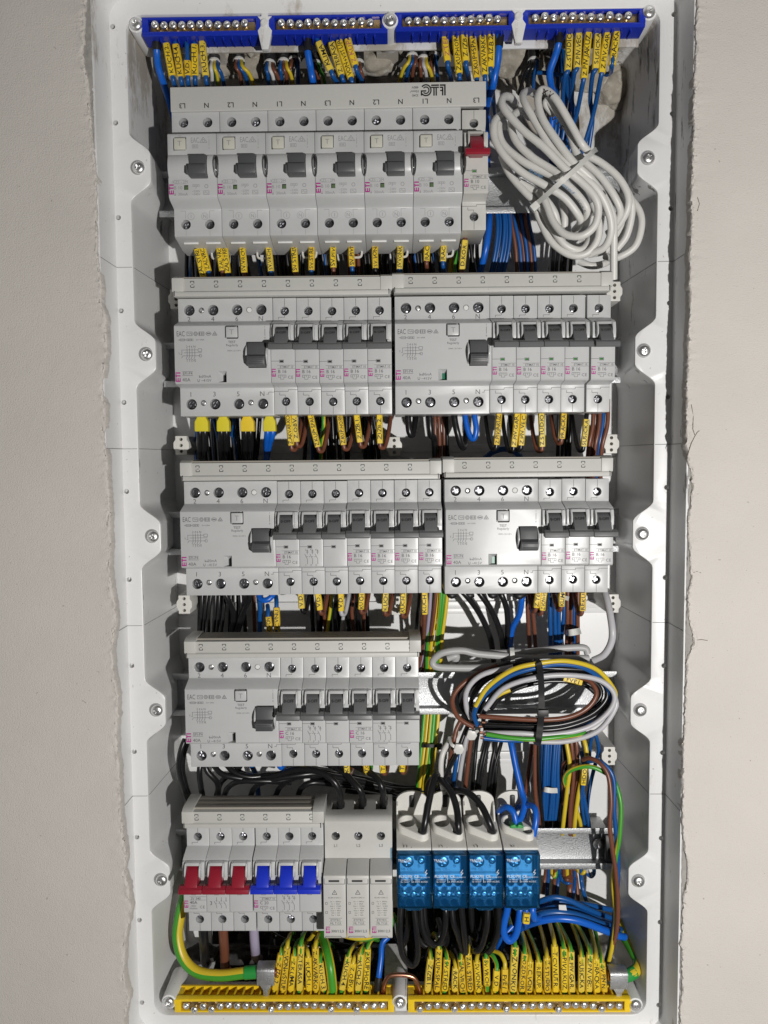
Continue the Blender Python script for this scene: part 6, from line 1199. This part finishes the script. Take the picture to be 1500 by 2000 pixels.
W8('brown', 1.5, [(1128, 340, -8), (1108, 450, -8), (1122, 580, -12)], 'thin pinkish wire below the sleeve lettered HDO')
tw = W8('blue', 1.7, [(1112, 150, 4), (1128, 250, 12), (1122, 350, 12), (1112, 430, 6), (1130, 590, -8)], 'blue wire in yellow sleeve lettered HDO at lower right'); tw.name = 'tagged_wire'; sleeve(tw, at(F8[0]+1130/S8, F8[1]+240/S8, 13), at(F8[0]+1120/S8, F8[1]+350/S8, 13), 'HDO', True, 4.8)
for k, (u, v) in enumerate(((440, 45), (362, 130))):
    q = at(F8[0]+u/S8, F8[1]+v/S8, 24); tie = empty('cable_tie', *q); tag(tie, ['white zip tie with square head beside the bare wire ends', 'white zip tie with square head over the brown and black crossing'][k], 'cable tie'); hd = MB(); hd.prism_d([(-4.2, -1.6), (-1.8, -4.2), (2.4, -4), (4.4, -0.4), (2.6, 3.6), (-2.4, 4.0)], -1.8, 1.8); inst('tie_head', hd.mesh('tie_head', 'tie_white', bevel=0.5), tie)
    if k: strap(tie, [at(F8[0]+305/S8, F8[1]+60/S8, 14), at(F8[0]+318/S8, F8[1]+105/S8, 23), at(F8[0]+355/S8, F8[1]+128/S8, 24)], 2.4, 0.8, 'tie_white')
    else: strap(tie, [at(F8[0]+480/S8, F8[1]+20/S8, 20), at(F8[0]+462/S8, F8[1]+36/S8, 23), at(F8[0]+440/S8, F8[1]+45/S8, 24)], 2.4, 0.8, 'tie_white')
# ---- wires seen under the bottom rail, right
F2, S2 = (960, 1680), 5.0
def W2(col, r, pts, label, group=None, n=8): return wire(col, r, [(F2[0]+u/S2, F2[1]+v/S2, d) for u, v, d in pts], label, group, n=n)
for k, (c, r, pts) in enumerate((('brown', 1.7, [(540, 40), (525, 150), (500, 330)]), ('blue', 1.7, [(560, 60), (550, 200), (540, 360)]), ('yg', 1.7, [(590, 20), (590, 120), (620, 160), (640, 60)]), ('brown', 1.8, [(625, 60), (615, 200), (605, 370)]), ('blue', 1.6, [(665, 60), (650, 200), (640, 340)]), ('brown', 1.7, [(705, 60), (710, 150), (740, 190), (780, 150), (770, 60)]), ('blue', 1.4, [(665, 140), (690, 200), (750, 225), (800, 190), (810, 100)]), ('yg', 1.7, [(735, 60), (740, 150), (745, 200)]), ('brown', 2.6, [(770, 170), (765, 250), (755, 390)]), ('blue', 1.7, [(815, 180), (805, 280), (790, 390)]), ('brown', 1.7, [(800, 60), (830, 200), (845, 400)]), ('blue', 1.8, [(870, 60), (875, 180), (895, 300), (930, 410)]), ('yellow', 1.7, [(830, 60), (860, 120), (900, 120), (920, 60)]), ('grey', 1.6, [(920, 80), (960, 150), (985, 130)]), ('blue', 1.6, [(940, 140), (975, 160), (1000, 130), (1000, 60)]))):
    W2(c, r, [(u, v, -16-(q % 2)*4) for q, (u, v) in enumerate(pts)], f'{CN.get(c, c)} wire end showing below the bottom rail, number {k+1} from the left' if False else f'{CN.get(c, c)} wire hanging in the gap below the bottom rail at right', f'{CN.get(c, c)} wires below the bottom rail')
for k, pts in enumerate(([(440, 420, 6), (520, 385, 10), (620, 365, 12), (750, 390, 12), (900, 460, 10), (1030, 515, 4), (1180, 570, -6), (1260, 600, -20)], [(430, 470, 4), (540, 440, 8), (650, 405, 8), (800, 420, 6), (960, 440, 0), (1150, 480, -10), (1240, 500, -24)], [(400, 520, 12), (470, 500, 16), (600, 465, 16), (760, 470, 14), (930, 530, 10), (1120, 610, 4), (1240, 650, -10)], [(380, 590, 14), (470, 535, 20), (600, 510, 22), (750, 520, 22), (900, 560, 20), (1060, 620, 14), (1200, 660, 4), (1280, 690, -10)], [(170, 760, -6), (290, 660, 8), (450, 600, 22), (620, 570, 26), (780, 578, 27), (920, 615, 26), (1090, 680, 22), (1230, 735, 18), (1300, 750, 14)])):
    W2('bluet' if k == 4 else 'blue', 2.9 if k > 2 else 2.2, pts, f'blue cable sweeping right from under the neutral block, {["topmost", "second from top", "third from top", "fourth from top", "lowest and brightest"][k]}', 'sweeping blue cables', n=10)
W2('bluet', 2.9, [(160, 440, 34), (145, 520, 34), (118, 640, 34), (125, 730, 34), (175, 785, 34), (232, 735, 34), (262, 620, 34), (278, 500, 34), (285, 440, 32)], 'bright blue cable looped below the neutral block', n=10)
W2('bluet', 2.9, [(405, 440, 32), (400, 500, 34), (420, 570, 32), (470, 560, 20)], 'bright blue cable stub at the right of the neutral block', n=10)
for k, pts in enumerate(([(210, 640, 10), (130, 730, 12), (70, 810, 8), (30, 900, -6)], [(190, 740, 4), (110, 830, 6), (60, 930, -6)])):
    W2('bluet', 2.2, pts, f'blue wire slanting left below the blue loop, {["upper", "lower"][k]} one')
tw = W2('bluet', 1.8, [(345, 440, 34), (340, 500, 36), (335, 600, 36), (330, 660, 26)], 'blue wire in short yellow sleeve lettered H below the neutral block'); tw.name = 'tagged_wire'; sleeve(tw, at(F2[0]+345/S2, F2[1]+515/S2, 38), at(F2[0]+335/S2, F2[1]+610/S2, 38), 'H', True, 5.6)
q = at(1099, 1772, 24); mb = MB(); mb.prism_d([(-3, -1.8), (3.2, -2.4), (2.4, 2.0), (-3.2, 2.2)], 0, 0.6); o = inst('paper_tag', mb.mesh('paper_tag', 'paper_white'), None, *q); tag(o, 'scrap of white tape on the sweeping blue cables', 'tape')
# ================================================================ fourth gap: black leads between the rows
F7, S7 = (330, 1450), 3.191
def W7(col, r, pts, label, group=None, n=10): return wire(col, r, [(F7[0]+p[0]/S7, F7[1]+p[1]/S7, p[2]) if p[0] != 'w' else p for p in pts], label, group, n=n)
for k, pts in enumerate(([(330, 120, 4), (480, 205, 12), (620, 215, 20), (800, 168, 28), (930, 182, 34), (1030, 245, 38), (1066, 330, 36), (1070, 400, 26), (1070, 440, 14)], [(960, 120, 10), (1080, 180, 24), (1150, 250, 32), (1198, 310, 34), (1206, 380, 28), (1206, 440, 14)], [(1090, 110, 6), (1200, 165, 20), (1290, 215, 32), (1330, 290, 36), (1338, 370, 28), (1338, 440, 14)])):
    w_ = W7('black', 2.5, pts, f'black cable bending down into the surge arrester, {["left", "middle", "right"][k]} terminal', 'black cables into the surge arrester')
    u, v, d = pts[-2]; boot(w_, [(F7[0]+u/S7, F7[1]+(v-20)/S7, 29), (F7[0]+u/S7, F7[1]+v/S7, 25), (F7[0]+u/S7, F7[1]+(v+30)/S7, 16)], 3.3, 3.3, 'rubber_black')
BL = [[(340, 345, 10), (370, 280, 18), (440, 242, 22), (560, 240, 22), (700, 235, 18), (860, 195, 12), (1000, 205, 4), (1200, 250, -8)], [(505, 345, 8), (540, 275, 16), (630, 235, 20), (800, 205, 20), (920, 195, 16), (1040, 215, 8), (1220, 245, -4)], [(660, 345, 4), (700, 270, 10), (800, 215, 14), (950, 205, 10)], [(800, 345, 2), (830, 280, 8), (900, 250, 8), (1020, 260, 2)],
      [(100, -20, 22), (72, 60, 24), (62, 160, 22), (85, 270, 14), (120, 350, 0)], [(120, -20, 16), (90, 80, 18), (85, 180, 14), (110, 290, 4), (140, 360, -8)], [(200, 110, 14), (190, 190, 16), (200, 280, 10), (215, 360, -4)], [(220, 110, 18), (240, 180, 20), (300, 250, 16), (310, 340, 0)], [(260, 110, 18), (320, 190, 22), (420, 220, 22), (600, 240, 16), (760, 250, 6)], [(340, 110, 16), (400, 180, 20), (500, 215, 20), (640, 205, 14), (820, 215, 4)], [(460, 110, 12), (420, 180, 10), (330, 240, 6), (290, 350, -6)],
      [(900, 170, 0), (1040, 200, -4), (1200, 240, -8), (1400, 290, -8), (1600, 300, -4), (1800, 350, -8)], [(880, 220, -10), (1100, 240, -12), (1300, 290, -10), (1500, 310, -6), (1720, 360, -10)], [(900, 250, -14), (1200, 280, -14), (1420, 320, -10), (1640, 350, -8), (1850, 400, -14)], [(1000, 190, -14), (1240, 230, -16), (1460, 280, -12), (1640, 280, -6), (1780, 310, -8), (1960, 400, -16)], [(1100, 300, -16), (1350, 340, -14), (1600, 380, -12), (1800, 420, -16)], [(1250, 320, -20), (1450, 350, -18), (1700, 400, -18)]]
for k, pts in enumerate(BL): W7('black', 2.3 if k < 11 else 2.0, pts, 'black lead in the tangle between fourth and fifth row' if k < 11 else 'black lead running right behind the surge arrester', 'tangled black leads, fourth gap' if k < 11 else 'black leads behind the surge arrester')
bundle([('blue', 2.2, [(485, 1470, 4), (490, 1492, 2), (500, 1515, -8), (505, 1560, -20)])], 'dark blue wire below the fourth row residual switch', None)
bundle([('bluet', 2.5, [(540, 1470, 20), (545, 1492, 24), (550, 1498, 22), (554, 1485, 16), (555, 1465, 8)])], 'small bright blue cable bend below the fourth row neutral', None)
# leads into the three phase blocks
for k, pts in enumerate(([(905, 1600, -18), (880, 1530, 2), (854, 1512, 16), (846, 1530, 26), (838, 1564, 34), (829, 1612, 42), (824, 1636, 38), (820, 1655, 28)], [(830, 1575, -12), (838, 1530, 4), (856, 1520, 14), (880, 1546, 26), (892, 1580, 34), (895, 1615, 42), (896, 1640, 38), (896, 1658, 28)], [(850, 1590, -12), (868, 1556, 6), (892, 1545, 16), (915, 1549, 26), (940, 1574, 34), (957, 1610, 42), (966, 1638, 38), (970, 1656, 28)])):
    wire('black', 2.7, pts, f'black lead entering the small port of the block marked L{k+1}', 'black leads into the phase blocks', n=10)
# ================================================================ below the distribution blocks: hanging black loops
F1, S1 = (740, 1740), 5.357
LP = [[(235, 150, 34), (222, 330, 36), (225, 560, 36), (265, 700, 34), (350, 780, 32), (405, 690, 34), (395, 420, 36), (365, 150, 34)], [(320, 150, 22), (300, 420, 22), (250, 560, 20), (180, 480, 16), (160, 300, 10)], [(440, 150, 28), (450, 350, 30), (500, 500, 30), (600, 570, 28), (680, 450, 30), (700, 250, 32), (690, 150, 30)], [(400, 150, 16), (420, 480, 18), (520, 590, 18), (650, 570, 16), (690, 480, 10), (640, 380, -4)], [(470, 160, 14), (490, 380, 16), (560, 520, 14), (650, 430, 10), (620, 300, -4)],
      [(760, 150, 30), (780, 330, 32), (830, 470, 30), (880, 640, 28), (910, 640, 30), (890, 430, 34), (860, 150, 34)], [(830, 160, 18), (850, 380, 18), (900, 560, 18), (1010, 640, 18), (1090, 520, 20), (1110, 330, 22), (1100, 150, 22)], [(960, 150, 16), (980, 380, 16), (1040, 520, 14), (1100, 600, 14), (1190, 560, 18), (1230, 420, 24), (1235, 250, 28), (1230, 150, 28)], [(1140, 150, 34), (1130, 350, 36), (1080, 560, 34), (1020, 630, 32), (960, 600, 20), (940, 500, 4)], [(1250, 150, 34), (1250, 400, 34), (1180, 600, 30), (1080, 670, 24), (960, 650, 10), (880, 600, -6)], [(730, 170, 10), (720, 400, 10), (700, 560, 4), (620, 640, -8)]]
for k, pts in enumerate(LP): wire('black', 2.5, [(F1[0]+u/S1, F1[1]+v/S1, d) for u, v, d in pts], (f'black cable loop hanging under the blocks marked {"L1 and L2" if k < 5 else "L2 and L3"}, {ORDW[k if k < 5 else k-5]} counted from left'), 'hanging black loops under ' + ('L1 and L2' if k < 5 else 'L2 and L3'), n=10)
bundle(run('black', 7, [880, 890, 880], [1690, 1790, 1870], [-16, -20, -26], spread=22, jit=8), 'black wire deep in the shade under the phase blocks', 'deep black wires under the phase blocks')
# ================================================================ bottom left: main earth, supply cores
w_ = wire('yg', 4.4, [(372, 1700, 2), (362, 1745, 8), (351, 1790, 14), (347, 1832, 18), (358, 1872, 22), (385, 1898, 26), (430, 1905, 30), (480, 1900, 32), (515, 1898, 32)], 'thick yellow-green main earth cable curving along the lower left corner', None, 'earth_cable', 'cable', n=14, off=0.9)
boot(w_, [(478, 1900, 32), (490, 1899, 32), (503, 1898, 32)], 5.0, 5.0, 'green_plastic', 'green_shrink', 14)
def clamp(px, py, d, label):
    q = at(px, py, d); rt = empty('earth_clamp', *q); tag(rt, label, 'clamp')
    mb = MB(); n = 12; pr = [(5.6+6.2*0, -8.0)]
    prof = [(-6.5, -7.2), (-6.5, 4)]+[(-6.5+6.5*(1-math.cos(math.pi*i/n)), 4+3.4*math.sin(math.pi*i/n)) for i in range(1, n)]+[(6.5, 4), (6.5, -7.2), (5.4, -7.2), (5.4, 3.4), (3.5, 5.6), (-3.5, 5.6), (-5.4, 3.4), (-5.4, -7.2)]
    mb.prism_x(prof, -7, 7); inst('band', mb.mesh('band', 'galvanised', bevel=0.4), rt)
    m2 = MB(); m2.prism_d([(-4.5, -7), (4.5, -7), (2.2, -11), (2.0, -17), (-2.0, -17), (-2.2, -11)], 4.8, 6.4); inst('foot', m2.mesh('foot', 'galvanised', bevel=0.3), rt)
    m3 = MB(); m3.tube([(-7.4, 0, 0), (0, 0, 0), (8.4, 0, 0)], 3.6, 12); inst('conductor', m3.mesh('conductor', 'copper'), rt)
clamp(521, 1898, 32, 'zinc earth clamp on the main earth cable, left yellow bar'); clamp(1205, 1905, 32, 'zinc earth clamp at the right end of the yellow bars')
w_ = wire('yg', 4.4, [(1190, 1905, 32), (1220, 1906, 32), (1240, 1897, 29), (1246, 1880, 20), (1238, 1860, 12), (1224, 1835, 0), (1205, 1800, -16)], 'thick yellow-green earth cable in the lower right corner', None, 'earth_cable', 'cable', n=14, off=0.9)
boot(w_, [(1218, 1906, 32), (1229, 1904, 31), (1239, 1898, 29)], 5.0, 5.0, 'green_plastic', 'green_shrink', 14)
for c, x, y, lab in (('black', 398, 1878, 'thick black supply core under the red toggles'), ('brown', 437, 1890, 'thick brown supply core under the red toggles'), ('violet', 497, 1868, 'thick violet-grey supply core under the red toggles')):
    wire(c, 3.8, [(x-2, 1780, 22), (x-1, 1820, 24), (x+1, 1850, 20), (x+3, y, 6), (x+8, y+4, -20), (x+10, y-2, -36)], lab, 'thick supply cores', 'supply_core', 'cable', n=14)
wire('yg', 3.9, [(628, 1806, -10), (632, 1835, 6), (639, 1860, 20), (645, 1890, 28), (649, 1925, 30), (649, 1940, 30)], 'thick yellow-green wire standing in the left yellow bar', None, n=12, off=4.5)
wire('gy', 4.6, [(640, 1790, 20), (660, 1812, 34), (690, 1824, 40), (725, 1825, 40), (752, 1812, 36), (765, 1790, 22)], 'thick yellow-green cable bowing under the surge arrester', None, n=14)
w_ = wire('bluet', 2.4, [(775, 1815, 6), (762, 1827, 14), (747, 1842, 18), (744, 1872, 24), (740, 1905, 29), (736, 1932, 30)], 'bright blue wire with black boot standing at the end of left yellow bar', None, n=10); boot(w_, [(740, 1908, 29), (738, 1920, 30), (736, 1936, 30)], 3.0, 3.0, 'rubber_black')
me, o3 = tube_mesh('copper_bridge', [(1.9, spline([at(*p) for p in ((748, 1942, 32), (751, 1922, 32), (758, 1908, 32), (772, 1904, 32), (796, 1905, 32), (810, 1911, 32), (817, 1926, 32), (820, 1942, 32))], 7))], 'copper', 10); o = inst('copper_bridge', me, None, *o3); tag(o, 'bare copper bridge joining the two yellow bars', 'wire')
for k, (c, r, pts) in enumerate((('black', 2.2, [(560, 1790, -6), (600, 1820, -10), (640, 1840, -16), (700, 1850, -22)]), ('black', 2.2, [(500, 1800, -10), (560, 1838, -14), (640, 1850, -20), (720, 1842, -22)]), ('brown', 2.2, [(610, 1800, -4), (640, 1822, -6), (670, 1826, -10), (700, 1840, -18)]), ('yg', 1.8, [(600, 1840, -8), (612, 1825, 2), (622, 1810, 4), (630, 1790, 0)]), ('yg', 2.0, [(612, 1850, 0), (625, 1842, 8), (634, 1838, 4), (650, 1850, -10)]), ('black', 2.2, [(430, 1860, -24), (500, 1850, -26), (600, 1858, -30)]), ('black', 2.4, [(640, 1800, -14), (690, 1835, -18), (740, 1850, -26)]))):
    wire(c, r, pts, f'{CN.get(c, c)} wire crossing in the shade under the bottom row', f'{CN.get(c, c)} crossing wires under the bottom row')
# white rail clips showing below the top row
mb = MB(); mb.tube(spline([(-5, 0, 6), (-5.2, 0, 1), (-4, 0, -1.6), (0, 0, -2), (4, 0, -1.6), (5.2, 0, 1), (5, 0, 6)], 5), 0.9, 6); hk = mb.mesh('rail_clip', 'clip_white')
for rt in [o for o in COL.objects if o.name.startswith('leakage_breaker')]:
    for x in (26.0,): inst('rail_clip', hk, rt, x, 15, -52)
bpy.data.objects.remove(_to)
